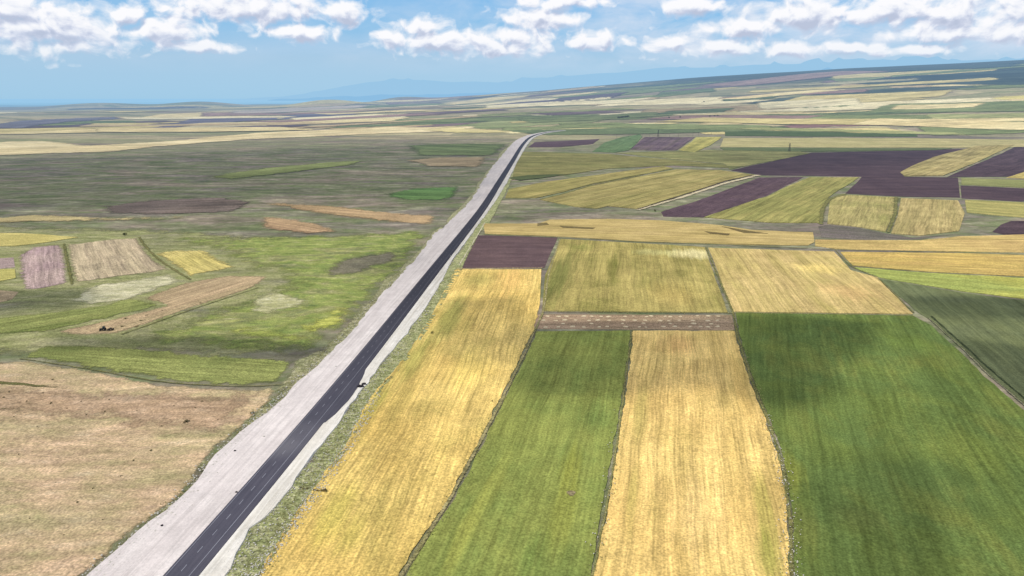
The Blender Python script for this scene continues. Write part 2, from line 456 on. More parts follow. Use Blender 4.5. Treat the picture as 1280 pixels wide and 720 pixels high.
# --- near right
field('wheat_field', 'long golden wheat strip beside the road', [(290, 768), (321, 722), (355, 664), (391, 613), (430, 560), (463, 497), (509, 445), (541, 392), (570, 337), (677, 337), (675, 380), (667, 412), (654, 440), (625, 498), (598, 553), (559, 625), (497, 722), (468, 775)],
      GOLDY, ((321, 722), (520, 425)), off=.8, wob=.7, key='g1', row=1.7, rs=.45, bands=.4, green=((176, 160, 84), .55), tram=.45, patch=60, fine=.26, spots=[(560, 400, 9, 60, (132, 134, 66), .75), (520, 450, 7, 45, (146, 144, 70), .7), (470, 505, 5, 30, (170, 166, 76), .6), (600, 350, 14, 30, (150, 142, 74), .6), (640, 350, 14, 60, (206, 162, 92), .5), (590, 460, 12, 30, (240, 210, 110), .5), (420, 640, 6, 20, (196, 184, 82), .5), (440, 668, 5, 14, (190, 176, 80), .45)])
field('green_crop_field', 'narrow green crop strip between two golden fields', [(477, 775), (506, 722), (566, 628), (605, 553), (632, 498), (660, 440), (671, 415), (788, 414), (784, 450), (775, 505), (764, 572), (751, 640), (738, 722), (729, 775)],
      [(146, 152, 74), (124, 138, 68), (162, 164, 82)], ((560, 690), (690, 415)), off=.5, key='gr1', row=2.4, rs=.3, bands=.35, tram=.22, fine=.24, patch=45, spots=[(705, 640, 4.5, 26, (172, 172, 74), .4), (715, 580, 4, 20, (172, 172, 70), .5), (580, 670, 3, 30, (178, 176, 80), .5), (620, 600, 3, 26, (168, 168, 78), .4), (740, 520, 6, 20, (112, 132, 66), .5), (660, 700, 6, 16, (118, 138, 66), .5)])
field('wheat_field', 'straw coloured wheat strip between two green crop fields', [(732, 775), (741, 722), (749, 689), (767, 595), (780, 510), (789, 440), (791, 414), (918, 414), (925, 440), (938, 480), (953, 518), (973, 572), (984, 634), (987, 722), (987, 775)],
      [(238, 204, 124), (222, 186, 110), (188, 160, 86)], ((870, 720), (858, 420)), off=.8, wob=.6, key='g2', row=1.6, rs=.4, bands=.45, green=((170, 152, 80), .45), tram=.42, patch=55, fine=.24, spots=[(800, 520, 4, 40, (172, 158, 84), .6), (845, 430, 10, 20, (206, 158, 96), .5), (955, 640, 4, 30, (168, 156, 76), .75), (960, 700, 4, 18, (150, 146, 66), .8), (925, 480, 5, 45, (178, 146, 76), .6), (905, 500, 4, 16, (140, 124, 66), .5), (870, 640, 9, 30, (250, 214, 138), .5), (790, 620, 2.5, 30, (180, 166, 82), .5)])
field('green_crop_field', 'large dark green crop field at the lower right', [(1000, 775), (994, 722), (991, 640), (980, 575), (961, 520), (943, 480), (931, 440), (923, 412), (920, 391), (1141, 395), (1165, 408), (1190, 432), (1205, 445), (1230, 471), (1280, 514), (1340, 565), (1580, 775)],
      [(100, 118, 60), (110, 124, 58), (92, 110, 58)], ((1100, 720), (1020, 400)), off=.5, key='gr2', row=3.4, rs=.22, bands=.4, tram=.12, fine=.25, patch=38, green=((130, 132, 62), .5), spots=[(990, 590, 6, 16, (136, 140, 58), .7), (1000, 660, 8, 14, (122, 124, 58), .5), (1200, 560, 14, 30, (112, 124, 56), .5), (1140, 430, 16, 14, (112, 132, 60), .5), (1080, 650, 12, 10, (96, 104, 56), .5)])
field('green_crop_field', 'grey green field with diagonal rows at the right edge', [(1099, 349), (1200, 366), (1280, 376), (1650, 422), (1650, 830), (1340, 558), (1283, 507), (1234, 466), (1209, 440), (1194, 427), (1170, 404), (1148, 391)],
      [(124, 130, 84), (116, 122, 84), (98, 106, 74)], ((1270, 490), (1150, 380)), off=.35, key='gd', row=2.4, rs=.4, bands=.5, tram=.4, tramp=9, fine=.2)
field('wheat_field', 'golden field above the large green field', [(885, 310), (1043, 315), (1063, 338), (1096, 347), (1141, 393), (915, 390)],
      [(204, 178, 116), (190, 164, 106), (168, 152, 84)], ((1030, 388), (960, 312)), off=.7, key='g3', row=2.6, rs=.4, bands=.5, green=((168, 156, 84), .45), tram=.4, fine=.24, spots=[(1020, 336, 20, 22, (232, 204, 116), .6), (920, 330, 8, 50, (160, 146, 78), .5), (970, 330, 5, 40, (164, 148, 82), .5), (1060, 365, 20, 24, (212, 172, 112), .5)])
field('wheat_field', 'yellow green field right of the purple ploughed square', [(701, 299), (880, 309), (910, 391), (678, 389), (682, 345)],
      [(160, 146, 82), (128, 122, 62), (190, 170, 100)], ((760, 388), (768, 303)), off=.7, key='g4', row=3.0, rs=.5, bands=.6, tram=.25, fine=.28, patch=40, spots=[(700, 345, 14, 90, (104, 108, 54), .7), (765, 335, 6, 50, (108, 106, 48), .7), (870, 318, 26, 22, (222, 208, 150), .75), (820, 316, 20, 14, (196, 188, 120), .6), (840, 370, 20, 40, (184, 158, 88), .5), (725, 310, 14, 20, (128, 130, 62), .6)])
field('ploughed_field', 'small purple brown ploughed square beside the road', [(595, 294), (697, 297), (681, 335), (578, 335)], PURP, ((600, 315), (690, 316)), off=.15, key='p1', fine=.2, tram=.15, rs=.2)
field('fallow_strip', 'brown fallow strip dotted with pale straw heaps', [(670, 393), (914, 394), (919, 413), (667, 411)], [(176, 148, 122), (160, 134, 108), (146, 130, 94)], ((670, 400), (914, 402)), off=.12, key='s1', rs=.4, row=2.4, tram=.3)
field('wheat_field', 'golden band with dark marks above the near fields', [(604, 280), (673, 280), (688, 275), (760, 274), (827, 276), (901, 282), (940, 288), (985, 290), (1016, 291), (1018, 303), (1010, 307), (940, 306.5), (797, 302), (700, 296), (606, 292.5)],
      [(198, 172, 112), (182, 158, 98), (166, 148, 86)], ((620, 287), (980, 298)), off=.6, key='t1', rs=.45, bands=.5, fine=.2, row=3)
for pl in ([(672, 280), (683, 279), (686, 281.5), (672, 283)], [(700, 283), (716, 284), (744, 285.5), (740, 287), (704, 285.5)], [(880, 290), (912, 293), (910, 295), (888, 293)], [(902, 284), (940, 290), (960, 293), (930, 292)]):
    field('bare_patch', 'dark bare patch in the golden band', pl, [(124, 108, 70), (116, 100, 66), (110, 100, 60)], ((600, 285), (900, 290)), off=.9, wob=.4)
field('stubble_field', 'ochre stubble band right of the golden band', [(1019, 300), (1150, 301), (1200, 296), (1330, 292), (1330, 317), (1280, 316), (1150, 314), (1046, 311.5), (1019, 308)], [(206, 176, 110), (190, 158, 100), (168, 150, 84)], ((1040, 305), (1280, 306)), off=.5, rs=.5, bands=.6, row=3)
field('wheat_field', 'orange gold band at the right edge', [(1050, 315.5), (1200, 317), (1330, 321), (1330, 349), (1280, 346), (1160, 340), (1066, 332.5)], [(208, 174, 96), (190, 158, 92), (176, 160, 84)], ((1060, 325), (1280, 333)), off=.6, rs=.5, bands=.6)
field('green_crop_field', 'pale yellow green band above the grey green field', [(1068, 334.5), (1160, 341.5), (1280, 348), (1330, 351), (1330, 382), (1280, 374), (1200, 364), (1100, 347.5)], [(184, 178, 84), (158, 164, 84), (140, 152, 78)], ((1070, 340), (1280, 360)), off=.5, rs=.4, bands=.6)
field('ploughed_field', 'grey brown hollow below the twin golden plots', [(1022, 283), (1032, 281), (1073, 285), (1110, 292), (1140, 297), (1195, 293), (1150, 299), (1060, 299.5), (1026, 297)], [(120, 108, 104), (110, 104, 94), (112, 112, 86)], ((1030, 290), (1140, 297)), off=.15)
field('ploughed_field', 'dark purple corner plot at the right edge', [(1240, 290), (1250, 281), (1264, 276.5), (1330, 276), (1330, 295), (1255, 294)], DPURP, ((1240, 290), (1280, 290)), off=.2)
field('wheat_field', 'yellow green plot with a rounded top', [(1037, 252), (1043, 247), (1060, 244), (1120, 247), (1117, 267), (1107, 290), (1073, 284), (1034, 280)], [(168, 154, 96), (144, 138, 80), (182, 166, 108)], ((1090, 285), (1100, 247)), off=.7, row=3, rs=.5, bands=.5)
field('wheat_field', 'pale golden plot right of the rounded plot', [(1125, 248), (1197, 251), (1205, 267), (1198, 289), (1150, 295), (1113, 292), (1121, 270)], [(186, 166, 110), (170, 150, 98), (150, 140, 84)], ((1150, 292), (1160, 250)), off=.7, row=3, rs=.5, bands=.5)
field('wheat_field', 'striped yellow green field running up to the dark plough land', [(880, 272), (905, 264), (958, 246), (1010, 222), (1075, 222), (1050, 237), (1036, 247), (1024, 279), (967, 279)], [(166, 154, 90), (148, 142, 80), (126, 128, 70)], ((920, 275), (1030, 222)), off=.7, row=4.5, rs=.6, bands=.8)
field('ploughed_field', 'large dark purple ploughed field in the distance', [(1015, 191), (1100, 189), (1215, 186), (1167, 197), (1127, 216), (1130, 221), (1197, 222), (1200, 247), (1124, 246), (1057, 242), (1077, 221), (1010, 220), (950, 219), (913, 213)], DPURP, ((1000, 200), (1200, 200)), off=.2, fine=.2, key='p2', bands=.4)
field('wheat_field', 'golden wedge running between two dark ploughed fields', [(1125, 216), (1140, 208), (1167, 197), (1220, 183), (1268, 181.5), (1225, 201), (1180, 220), (1130, 220.5)], [(180, 162, 108), (166, 148, 96), (146, 136, 82)], ((1150, 219), (1245, 182)), off=.8, row=4, rs=.6, bands=.7)
field('ploughed_field', 'dark ploughed field behind the golden wedge at the right edge', [(1268, 184), (1330, 183), (1330, 212), (1262, 221), (1183, 221.5)], DPURP, ((1200, 218), (1280, 200)), off=.2)
field('wheat_field', 'small golden corner plot at the right edge', [(1258, 222.5), (1285, 214), (1330, 213), (1330, 226)], [(200, 176, 106), (180, 160, 90), (160, 148, 80)], ((1260, 222), (1290, 214)), off=.5)
field('green_crop_field', 'narrow olive strip at the right edge', [(1201, 223), (1330, 227), (1330, 237), (1280, 235), (1201, 231)], [(142, 144, 90), (130, 134, 80), (160, 154, 96)], ((1200, 227), (1290, 231)), off=.5)
field('ploughed_field', 'dark ploughed strip below the olive strip', [(1201, 232), (1330, 238), (1330, 255), (1202, 248)], DPURP, ((1200, 240), (1290, 243)), off=.2)
field('wheat_field', 'dull gold strip under the dark ploughed strip', [(1206, 250), (1330, 256), (1330, 275), (1262, 271), (1209, 266)], [(176, 162, 96), (156, 148, 86), (140, 140, 80)], ((1206, 256), (1290, 262)), off=.5, bands=.7)
field('ploughed_field', 'mauve to dark purple wedge beside the pale track', [(826, 265), (870, 252), (920, 233), (950, 222), (1005, 221.5), (958, 245), (905, 263), (880, 272), (830, 271)], [(106, 86, 88), (92, 74, 80), (86, 68, 76)], ((840, 268), (960, 224)), off=.2)
field('wheat_field', 'broad pale gold wedge left of the pale track', [(675, 250), (705, 243), (740, 232.5), (845, 212), (900, 213), (944, 219), (905, 227), (797, 261.5), (760, 258), (747, 261), (720, 259)], [(172, 156, 98), (158, 142, 86), (134, 128, 72)], ((700, 254), (890, 215)), off=.7, row=4, rs=.6, bands=.8)
field('wheat_field', 'gold field between road and wedge field', [(632, 248), (636, 237), (680, 228), (740, 220), (830, 208), (842, 211), (740, 230.5), (705, 240), (670, 248)], [(168, 152, 92), (150, 138, 80), (128, 124, 68)], ((640, 245), (820, 209)), off=.7, row=4, rs=.6, bands=.8)
field('wheat_field', 'olive gold field on the gentle rise beyond', [(640, 225), (646, 200), (652, 190), (690, 191), (760, 193), (850, 201), (905, 206), (912, 210), (842, 207), (760, 211), (700, 220)], [(150, 140, 88), (136, 130, 78), (116, 118, 66)], ((645, 205), (880, 206)), off=.6, row=5, rs=.6, bands=.8)
field('fallow_strip', 'dark green hollow in the olive gold field', [(636, 223), (660, 219.5), (706, 218.5), (690, 221.5), (650, 226)], [(84, 94, 60), (90, 98, 60), (100, 104, 66)], ((640, 223), (700, 219)), off=1.0)
field('green_crop_field', 'olive field left of the dark ploughed land', [(770, 191.5), (890, 188), (1000, 190), (1012, 192), (912, 212), (905, 205), (850, 200)], [(152, 144, 92), (134, 132, 82), (116, 120, 70)], ((800, 194), (990, 192)), off=.5, row=5, rs=.6, bands=.8)
field('ploughed_field', 'thin purple ploughed strip beside the road crest', [(660, 184), (668, 178), (750, 174), (742, 180), (700, 184)], [(96, 76, 82), (88, 68, 76), (104, 90, 88)], ((660, 181), (750, 177)), off=.3)
field('green_crop_field', 'deep green plot beside the striped plough land', [(740, 190), (755, 179), (775, 172), (800, 168), (803, 171), (786, 188), (768, 191)], [(104, 128, 84), (98, 120, 78), (118, 132, 88)], ((745, 188), (795, 170)), off=.5)
field('ploughed_field', 'purple striped ploughed plot below the pole line', [(789, 187), (806, 171.5), (868, 171.5), (846, 188), (815, 188.5)], [(112, 94, 98), (94, 76, 86), (130, 118, 92)], ((800, 187), (830, 172)), off=.3, row=9, bands=.9, rs=.4)
field('wheat_field', 'gold striped plot below the pole line', [(849, 188), (870, 172), (902, 171.5), (888, 182), (868, 191)], [(176, 164, 90), (158, 150, 80), (128, 128, 70)], ((855, 188), (885, 172)), off=.5, row=9, bands=.9)
field('wheat_field', 'pale straw bar in the distance at right', [(905, 173), (1143, 173), (1330, 176), (1330, 183), (1200, 185), (900, 184)], [(190, 174, 122), (172, 160, 106), (150, 146, 94)], ((905, 178), (1280, 179)), off=.4, rs=.5, bands=.8)
field('green_crop_field', 'dark green bar below the far pole line', [(905, 163.5), (1145, 168), (1147, 171), (1020, 171), (905, 170)], [(86, 102, 64), (80, 96, 62), (98, 110, 70)], ((905, 167), (1140, 169)), off=.5)
field('green_crop_field', 'slim green bar under the pale straw bar', [(900, 185), (1190, 186), (1170, 188), (1015, 190), (905, 188)], [(104, 114, 74), (98, 108, 70), (120, 124, 80)], ((905, 187), (1140, 187)), off=.6)

# --- far bands (name, colours, polygon)
FAR = [
 ('ploughed_field', [(150, 112, 108), (132, 98, 100), (160, 130, 116)], [(950, 160), (1010, 152), (1100, 148), (1190, 146), (1205, 152), (1120, 157), (1000, 161)]),
 ('ploughed_field', [(96, 80, 92), (86, 72, 84), (106, 90, 96)], [(1185, 151), (1250, 146), (1330, 144), (1330, 160), (1250, 161), (1180, 158)]),
 ('stubble_field', [(216, 196, 148), (202, 180, 128), (186, 168, 116)], [(850, 159), (880, 152), (960, 145), (1060, 142), (1060, 146), (960, 152), (900, 160)]),
 ('stubble_field', [(222, 208, 128), (208, 188, 116), (190, 178, 100)], [(1180, 130), (1240, 121), (1330, 114), (1330, 130), (1280, 134), (1200, 136)]),
 ('stubble_field', [(216, 200, 158), (204, 184, 138), (188, 172, 124)], [(900, 143), (990, 135), (1080, 129), (1180, 124), (1170, 129), (1060, 136), (930, 145)]),
 ('stubble_field', [(230, 216, 164), (218, 198, 134), (202, 186, 120)], [(600, 165), (680, 158), (760, 154), (850, 153), (845, 158), (760, 163), (700, 166), (640, 168)]),
 ('green_crop_field', [(150, 156, 104), (138, 148, 96), (168, 168, 116)], [(560, 158), (620, 150), (760, 149), (750, 154), (680, 157), (610, 163)]),
 ('ploughed_field', [(98, 92, 104), (92, 86, 98), (110, 104, 108)], [(772, 147), (800, 143), (870, 138), (930, 138), (920, 141), (860, 144), (790, 148.5)]),
 ('ploughed_field', [(140, 114, 112), (130, 104, 104), (150, 130, 116)], [(960, 134), (1060, 124), (1160, 121), (1150, 126), (1040, 131)]),
 ('scrubland', [(86, 98, 88), (78, 90, 84), (104, 112, 92)], [(900, 132), (980, 122), (1080, 112), (1200, 106), (1240, 109), (1120, 118), (1000, 128)]),
 ('scrubland', [(70, 82, 78), (64, 76, 74), (84, 96, 84)], [(1040, 104), (1120, 96), (1280, 86), (1400, 78), (1400, 100), (1280, 108), (1180, 107), (1090, 109)]),
 ('scrubland', [(80, 92, 84), (72, 84, 80), (94, 104, 88)], [(640, 119.5), (760, 110), (900, 100), (1060, 90), (1280, 78), (1280, 84), (1060, 93), (900, 103), (760, 112.5)]),
 ('stubble_field', [(188, 176, 136), (172, 160, 120), (156, 150, 112)], [(940, 110), (1060, 101), (1160, 97), (1150, 101), (1040, 107)]),
 ('stubble_field', [(230, 212, 164), (216, 194, 144), (200, 180, 128)], [(-60, 184), (0, 177), (60, 176), (110, 182), (200, 177), (320, 166), (480, 159), (600, 158), (590, 164), (480, 168), (320, 174.5), (200, 184), (140, 191), (60, 193), (-60, 198)]),
 ('stubble_field', [(214, 202, 160), (200, 186, 144), (186, 172, 128)], [(168, 165), (220, 159), (310, 153), (430, 146), (520, 142), (510, 149), (400, 154), (320, 159), (210, 167)]),
 ('ploughed_field', [(118, 112, 124), (108, 104, 116), (130, 124, 128)], [(120, 163), (150, 158), (215, 154), (230, 148), (320, 146), (400, 142), (440, 139), (452, 142), (440, 149), (425, 146), (330, 151), (250, 157), (180, 164)]),
 ('ploughed_field', [(124, 120, 128), (114, 110, 120), (136, 130, 132)], [(-40, 160), (0, 152), (60, 149), (150, 146), (160, 149), (80, 154), (30, 162)]),
 ('stubble_field', [(196, 180, 160), (184, 168, 148), (170, 156, 138)], [(270, 140), (330, 137), (420, 133), (470, 131), (460, 135), (360, 141), (300, 144)]),
 ('stubble_field', [(226, 208, 150), (214, 194, 132), (196, 184, 118)], [(520, 163), (560, 159), (600, 161), (650, 164), (640, 167), (560, 167)]),
 ('green_crop_field', [(120, 132, 86), (110, 124, 78), (128, 136, 88)], [(500, 182), (560, 180), (640, 180), (632, 190), (620, 196), (520, 195)]),
 ('stubble_field', [(170, 150, 118), (158, 138, 106), (146, 132, 98)], [(500, 201), (540, 197), (616, 196), (604, 210), (530, 209)]),
 ('green_crop_field', [(104, 136, 78), (98, 128, 72), (112, 138, 78)], [(476, 243), (510, 236), (580, 232), (574, 246), (560, 251), (500, 252)]),
 ('stubble_field', [(192, 160, 120), (178, 146, 108), (160, 138, 96)], [(320, 254), (352, 254), (420, 257), (500, 266), (552, 270), (545, 283), (490, 279), (420, 272), (360, 262)]),
 ('stubble_field', [(196, 160, 122), (180, 146, 110), (160, 138, 98)], [(318, 272), (350, 270), (390, 277), (438, 291), (380, 293), (320, 286)]),
 ('scrubland', [(136, 144, 86), (124, 132, 80), (152, 156, 94)], [(250, 222), (330, 210), (420, 202), (470, 200), (440, 207), (370, 216), (290, 226)]),
 ('scrubland', [(136, 118, 106), (122, 108, 98), (110, 100, 90)], [(120, 258), (190, 250), (280, 246), (320, 252), (300, 266), (200, 270), (130, 268)]),
 ('stubble_field', [(206, 186, 132), (190, 170, 122), (176, 160, 106)], [(-40, 274), (60, 268), (130, 272), (250, 270), (240, 274), (120, 278), (-40, 281)]),
]
for i, (nm, c, pl) in enumerate(FAR):
    field(nm, None, pl, c, (pl[0], pl[len(pl) // 2]), off=.25 + .02 * i, row=8, rs=.4, bands=.7, patch=260, wob=2.2, tram=0, soft=max(8, math.hypot(*at(*pl[0]).xy) * .018))

# --- the patchwork of small parcels on the distant plain
PAL = {'stubble_field': [[(222, 204, 150), (208, 186, 132), (192, 174, 120)], [(206, 188, 128), (190, 172, 112), (172, 158, 102)], [(190, 168, 126), (176, 152, 114), (160, 142, 104)], [(228, 214, 170), (214, 198, 152), (198, 184, 138)]],
       'ploughed_field': [[(130, 108, 106), (118, 98, 98), (140, 122, 114)], [(104, 90, 94), (96, 84, 88), (116, 102, 102)], [(160, 128, 116), (146, 118, 108), (168, 142, 126)]],
       'green_crop_field': [[(128, 138, 88), (116, 128, 80), (144, 148, 98)], [(108, 122, 82), (98, 112, 76), (124, 132, 90)], [(160, 162, 104), (148, 152, 96), (172, 168, 112)]]}
MATS = {k: [field_mat(k + '_far_surface', c_, R(12), row=14, rs=.4, bands=.7, patch=300, tram=0, soft=1 / 30, seed=3 + i_, gain=1.3 if k == 'stubble_field' else 1.12) for i_, c_ in enumerate(v)] for k, v in PAL.items()}
rg = random.Random(21)
for k in range(190):
    a_ = R(rg.uniform(-37, 39)); r_ = 2700 * (7900 / 2700) ** (rg.random() ** .85)
    left = a_ < R(-4)
    if a_ > R(6) and r_ > 6600: continue
    if left and rg.random() < .35: continue
    if r_ < 3300 and a_ < R(3): continue
    cx_, cy_ = r_ * math.sin(a_), r_ * math.cos(a_)
    wd = rg.uniform(160, 620) * (r_ / 4000) ** .6; dp = rg.uniform(60, 190) * (r_ / 3500) ** 1.1
    an = -a_ + rg.choice((R(12), R(12), R(-8), R(30))) + rg.uniform(-.08, .08); sk = rg.uniform(-.6, .6)
    P4 = []
    for (u_, v_) in ((-1, -1), (1, -1), (1, 1), (-1, 1)):
        lx = u_ * wd * rg.uniform(.85, 1.1) + v_ * dp * sk; ly = v_ * dp * rg.uniform(.8, 1.15)
        P4.append(Vector((cx_ + lx * math.cos(an) - ly * math.sin(an), cy_ + lx * math.sin(an) + ly * math.cos(an))))
    olp = []
    for i_ in range(4):
        p_, q_ = P4[i_], P4[(i_ + 1) % 4]; n_ = max(3, int((q_ - p_).length / (r_ * .008)))
        for j_ in range(n_):
            m_ = p_ + (q_ - p_) * (j_ / n_); olp.append(m_ + Vector((n2(m_.x, m_.y, 160, 1), n2(m_.x, m_.y, 160, 6))) * 22)
    kd = rg.choices(['stubble_field', 'ploughed_field', 'green_crop_field'], [6, 2, 3] if not left else [5, 2, 1])[0]
    o = drape(kd, olp, .4 + .011 * k + r_ * .00025, rg.choice(MATS[kd]), skirt=0, soft=r_ * .009); tag(o, kind='structure')

# --- left near
field('pasture', None, [(-260, 284), (0, 281), (180, 284), (320, 292), (420, 300), (470, 330), (430, 400), (380, 448), (260, 452), (0, 452), (-260, 460)], None, None, off=.05, wob=4, soft=30,
      mat=wild_mat('pasture_surface', [(118, 112, 100), (128, 130, 84), (142, 144, 88), (160, 152, 112)], [(98, 104, 74), (132, 132, 86), (158, 150, 112), (190, 182, 146)], (85, 40), (22, 11), streak=(60, 8), seed=12, soft=.05, gain=1.2))
field('pasture', 'green pasture left of the gravel roadway', [(176, 297), (250, 294), (360, 293), (552, 286), (530, 320), (504, 348), (464, 395), (430, 430), (394, 452), (260, 443), (150, 432), (160, 420), (250, 387), (330, 360), (345, 345), (300, 336), (255, 311)],
      None, None, off=.1, wob=4, soft=34, mat=wild_mat('pasture_surface', [(110, 106, 92), (104, 118, 66), (130, 142, 72), (120, 116, 88), (164, 162, 96)], [(82, 94, 56), (120, 132, 66), (156, 154, 86), (198, 190, 138)], (60, 34), (15, 9), streak=(24, 9), seed=3, soft=.06, gain=1.24))
field('green_crop_field', 'bright green band above the brown foreground land', [(25, 447), (45, 434), (100, 431), (180, 434), (260, 443), (372, 450), (352, 478), (300, 483), (200, 477), (140, 466), (60, 452)], [(148, 152, 84), (122, 130, 70), (168, 170, 98)], ((40, 442), (360, 465)), off=.3, wob=2.5, soft=5, row=4, rs=.5, bands=.6, tram=0, patch=30)
field('green_crop_field', 'green wedge above the tractor strip', [(-60, 400), (0, 397), (60, 391), (120, 383), (165, 373), (206, 381), (150, 395), (90, 408), (50, 417), (-60, 420)], [(142, 148, 80), (118, 130, 68), (164, 164, 96)], ((0, 410), (180, 380)), off=.3, wob=2, soft=5, row=4, rs=.4, bands=.6, tram=0, patch=30)
field('fallow_strip', 'brown bare strip where the tractor is working', [(50, 418), (130, 401), (205, 382.5), (174, 373), (232, 353), (285, 344), (338, 345), (322, 359), (245, 384), (195, 402), (152, 417), (110, 420)], [(192, 164, 128), (178, 152, 116), (172, 156, 112)], ((100, 415), (300, 352)), off=.14, soft=6, row=3, rs=.4, key='l4')
field('wheat_field', 'bright yellow plot beyond the bare strip', [(188, 317), (215, 313), (256, 312), (280, 325), (300, 335), (262, 341), (236, 349), (222, 337)], [(224, 202, 122), (208, 188, 106), (184, 172, 102)], ((200, 318), (250, 345)), off=.4, soft=9, row=3)
field('stubble_field', 'grey tan striped plot beside the mauve plot', [(83, 306), (130, 300), (174, 297), (180, 308), (196, 325), (216, 338), (150, 346), (92, 355), (86, 330)], [(196, 174, 140), (172, 154, 126), (216, 196, 154)], ((150, 345), (125, 300)), off=.3, soft=7, row=3.5, rs=.6, bands=.7)
field('ploughed_field', 'mauve plot beside the grey tan striped plot', [(20, 320), (38, 309), (79, 305), (86, 330), (88, 354), (60, 360), (28, 364), (22, 345)], [(190, 164, 154), (172, 144, 142), (198, 174, 156)], ((50, 360), (50, 310)), off=.2, soft=7, row=3.5, rs=.5)
field('bare_patch', 'pale stony patch below the striped plot', [(82, 376), (96, 364), (118, 356), (160, 350), (216, 342), (234, 352), (200, 362), (160, 376), (104, 383)], None, None, off=.25, wob=3, soft=9, mat=wild_mat('bare_patch_surface', [(130, 132, 84), (190, 182, 140), (214, 204, 172)], [(110, 118, 72), (196, 188, 150), (222, 214, 186)], (30, 16), (9, 5), streak=(30, 6), soft=.12))
field('wheat_field', 'yellow plot at the left edge beyond the mauve plot', [(-60, 293), (0, 291.5), (50, 293), (97, 297), (60, 303), (20, 308), (-60, 308)], [(214, 196, 118), (196, 180, 104), (180, 168, 98)], ((0, 300), (90, 297)), off=.6)
field('wheat_field', 'small yellow plot at the left edge', [(-60, 339), (0, 337), (19, 337), (20, 348), (0, 352), (-60, 354)], [(196, 184, 104), (178, 168, 92), (162, 156, 86)], ((0, 345), (20, 343)), off=.5)
field('ploughed_field', 'mauve strip at the left edge', [(-60, 324), (0, 323), (18, 322), (20, 334), (0, 336), (-60, 338)], [(184, 160, 152), (170, 146, 138), (160, 140, 128)], ((0, 330), (20, 328)), off=.2)
field('fallow_strip', 'small tan plot at the left edge', [(-60, 365), (0, 363), (24, 365), (16, 374), (0, 378), (-60, 380)], [(190, 166, 130), (176, 152, 116), (160, 140, 104)], ((0, 370), (20, 368)), off=.2)
field('fallow_field', 'broad brown fallow land in the left foreground', [(-320, 470), (0, 452), (30, 450), (80, 458), (140, 468), (200, 480), (300, 486), (347, 484), (345, 500), (308, 531), (266, 568), (245, 598), (214, 632), (166, 668), (112, 716), (60, 775), (-320, 775)],
      None, None, off=.12, wob=1.5, soft=4, key='l1', mat=wild_mat('fallow_field_surface', [(138, 136, 92), (158, 148, 104), (184, 158, 122), (194, 168, 136)], [(148, 142, 98), (176, 152, 116), (192, 162, 132), (206, 184, 156)], (60, 26), (16, 8), streak=(60, 9), seed=5, soft=.2, lump=.1, gain=1.32))
field('fallow_strip', 'pinkish brown strip across the fallow land', [(-250, 486), (0, 479), (120, 486), (230, 486), (346, 487), (312, 526), (284, 551), (200, 545), (130, 533), (0, 522), (-250, 510)],
      None, None, off=.2, wob=2.5, soft=18, mat=wild_mat('fallow_strip_surface', [(164, 142, 106), (178, 150, 116), (190, 164, 132)], [(160, 136, 104), (184, 152, 122), (200, 174, 146)], (70, 22), (14, 7), streak=(80, 5), seed=8, soft=.08, gain=1.12))
for pl in ([(-40, 474), (0, 475.5), (60, 481), (116, 490), (60, 485), (-40, 479)], [(-40, 508), (0, 509), (30, 512), (0, 512.5), (-40, 511)]):
    field('ditch', 'dark shallow ditch in the fallow land', pl, [(120, 116, 70), (104, 100, 60), (110, 110, 66)], (pl[0], pl[2]), off=.26, wob=.8, tram=0, soft=1.5)

for nm, lb, pl, A_, B_ in [
  ('bare_patch', 'pale stony patch right of the tractor strip', [(300, 388), (312, 368), (345, 362), (400, 372), (392, 384), (350, 392), (315, 397)], [(150, 150, 92), (176, 170, 118), (206, 200, 160)], [(130, 136, 78), (186, 180, 136), (222, 216, 186)]),
  ('pasture', 'bright yellow green grass patch beside the gravel roadway', [(360, 412), (392, 396), (420, 380), (450, 376), (446, 394), (420, 416), (385, 418)], [(160, 164, 72), (182, 182, 84), (196, 194, 104)], [(140, 148, 66), (180, 180, 84), (204, 200, 120)]),
  ('pasture', 'brown grey worn patch in the green pasture', [(400, 338), (425, 322), (470, 316), (505, 312), (495, 328), (455, 342), (415, 350)], [(118, 112, 92), (128, 120, 98), (140, 134, 100)], [(108, 106, 82), (132, 124, 100), (154, 146, 116)]),
  ('pasture', 'bright green grass band below the pale stony patch', [(262, 410), (320, 406), (395, 418), (400, 428), (350, 432), (280, 420)], [(134, 146, 66), (156, 162, 78), (172, 172, 88)], [(116, 130, 60), (152, 158, 78), (184, 180, 104)])]:
    field(nm, lb, pl, None, None, off=.2, wob=3, soft=16, mat=wild_mat(nm + '_surface', A_, B_, (30, 16), (9, 5), streak=(20, 5), seed=len(OLS), soft=.09, gain=1.1))

# ------------------------------------------------------------------ roads
def smooth_path(pts, it=60, step=6.0):
    W = [at(*p).xy for p in pts]
    dense = []
    for i in range(len(W) - 1):
        L = (W[i + 1] - W[i]).length; k = max(1, int(L / step))
        for j in range(k): dense.append(W[i] + (W[i + 1] - W[i]) * (j / k))
    dense.append(W[-1])
    A = np.array([[p.x, p.y] for p in dense])
    for _ in range(it * 8):
        A[1:-1] = .5 * A[1:-1] + .25 * (A[:-2] + A[2:])
    return A
RC = smooth_path([(130, 835), (176, 785), (237, 720), (361, 572), (421, 493), (464, 440), (481, 420), (521, 365), (573, 301), (606, 259), (620, 235), (632, 216), (643, 198), (652, 183), (660, 173.5), (669, 168.5), (684, 165.5), (704, 163.5)])
def normals(A):
    T = np.gradient(A, axis=0); T /= np.linalg.norm(T, axis=1)[:, None]
    return np.stack([T[:, 1], -T[:, 0]], 1)
RN = normals(RC)
RS = np.concatenate([[0], np.cumsum(np.linalg.norm(np.diff(RC, axis=0), axis=1))])
RBASE = .9
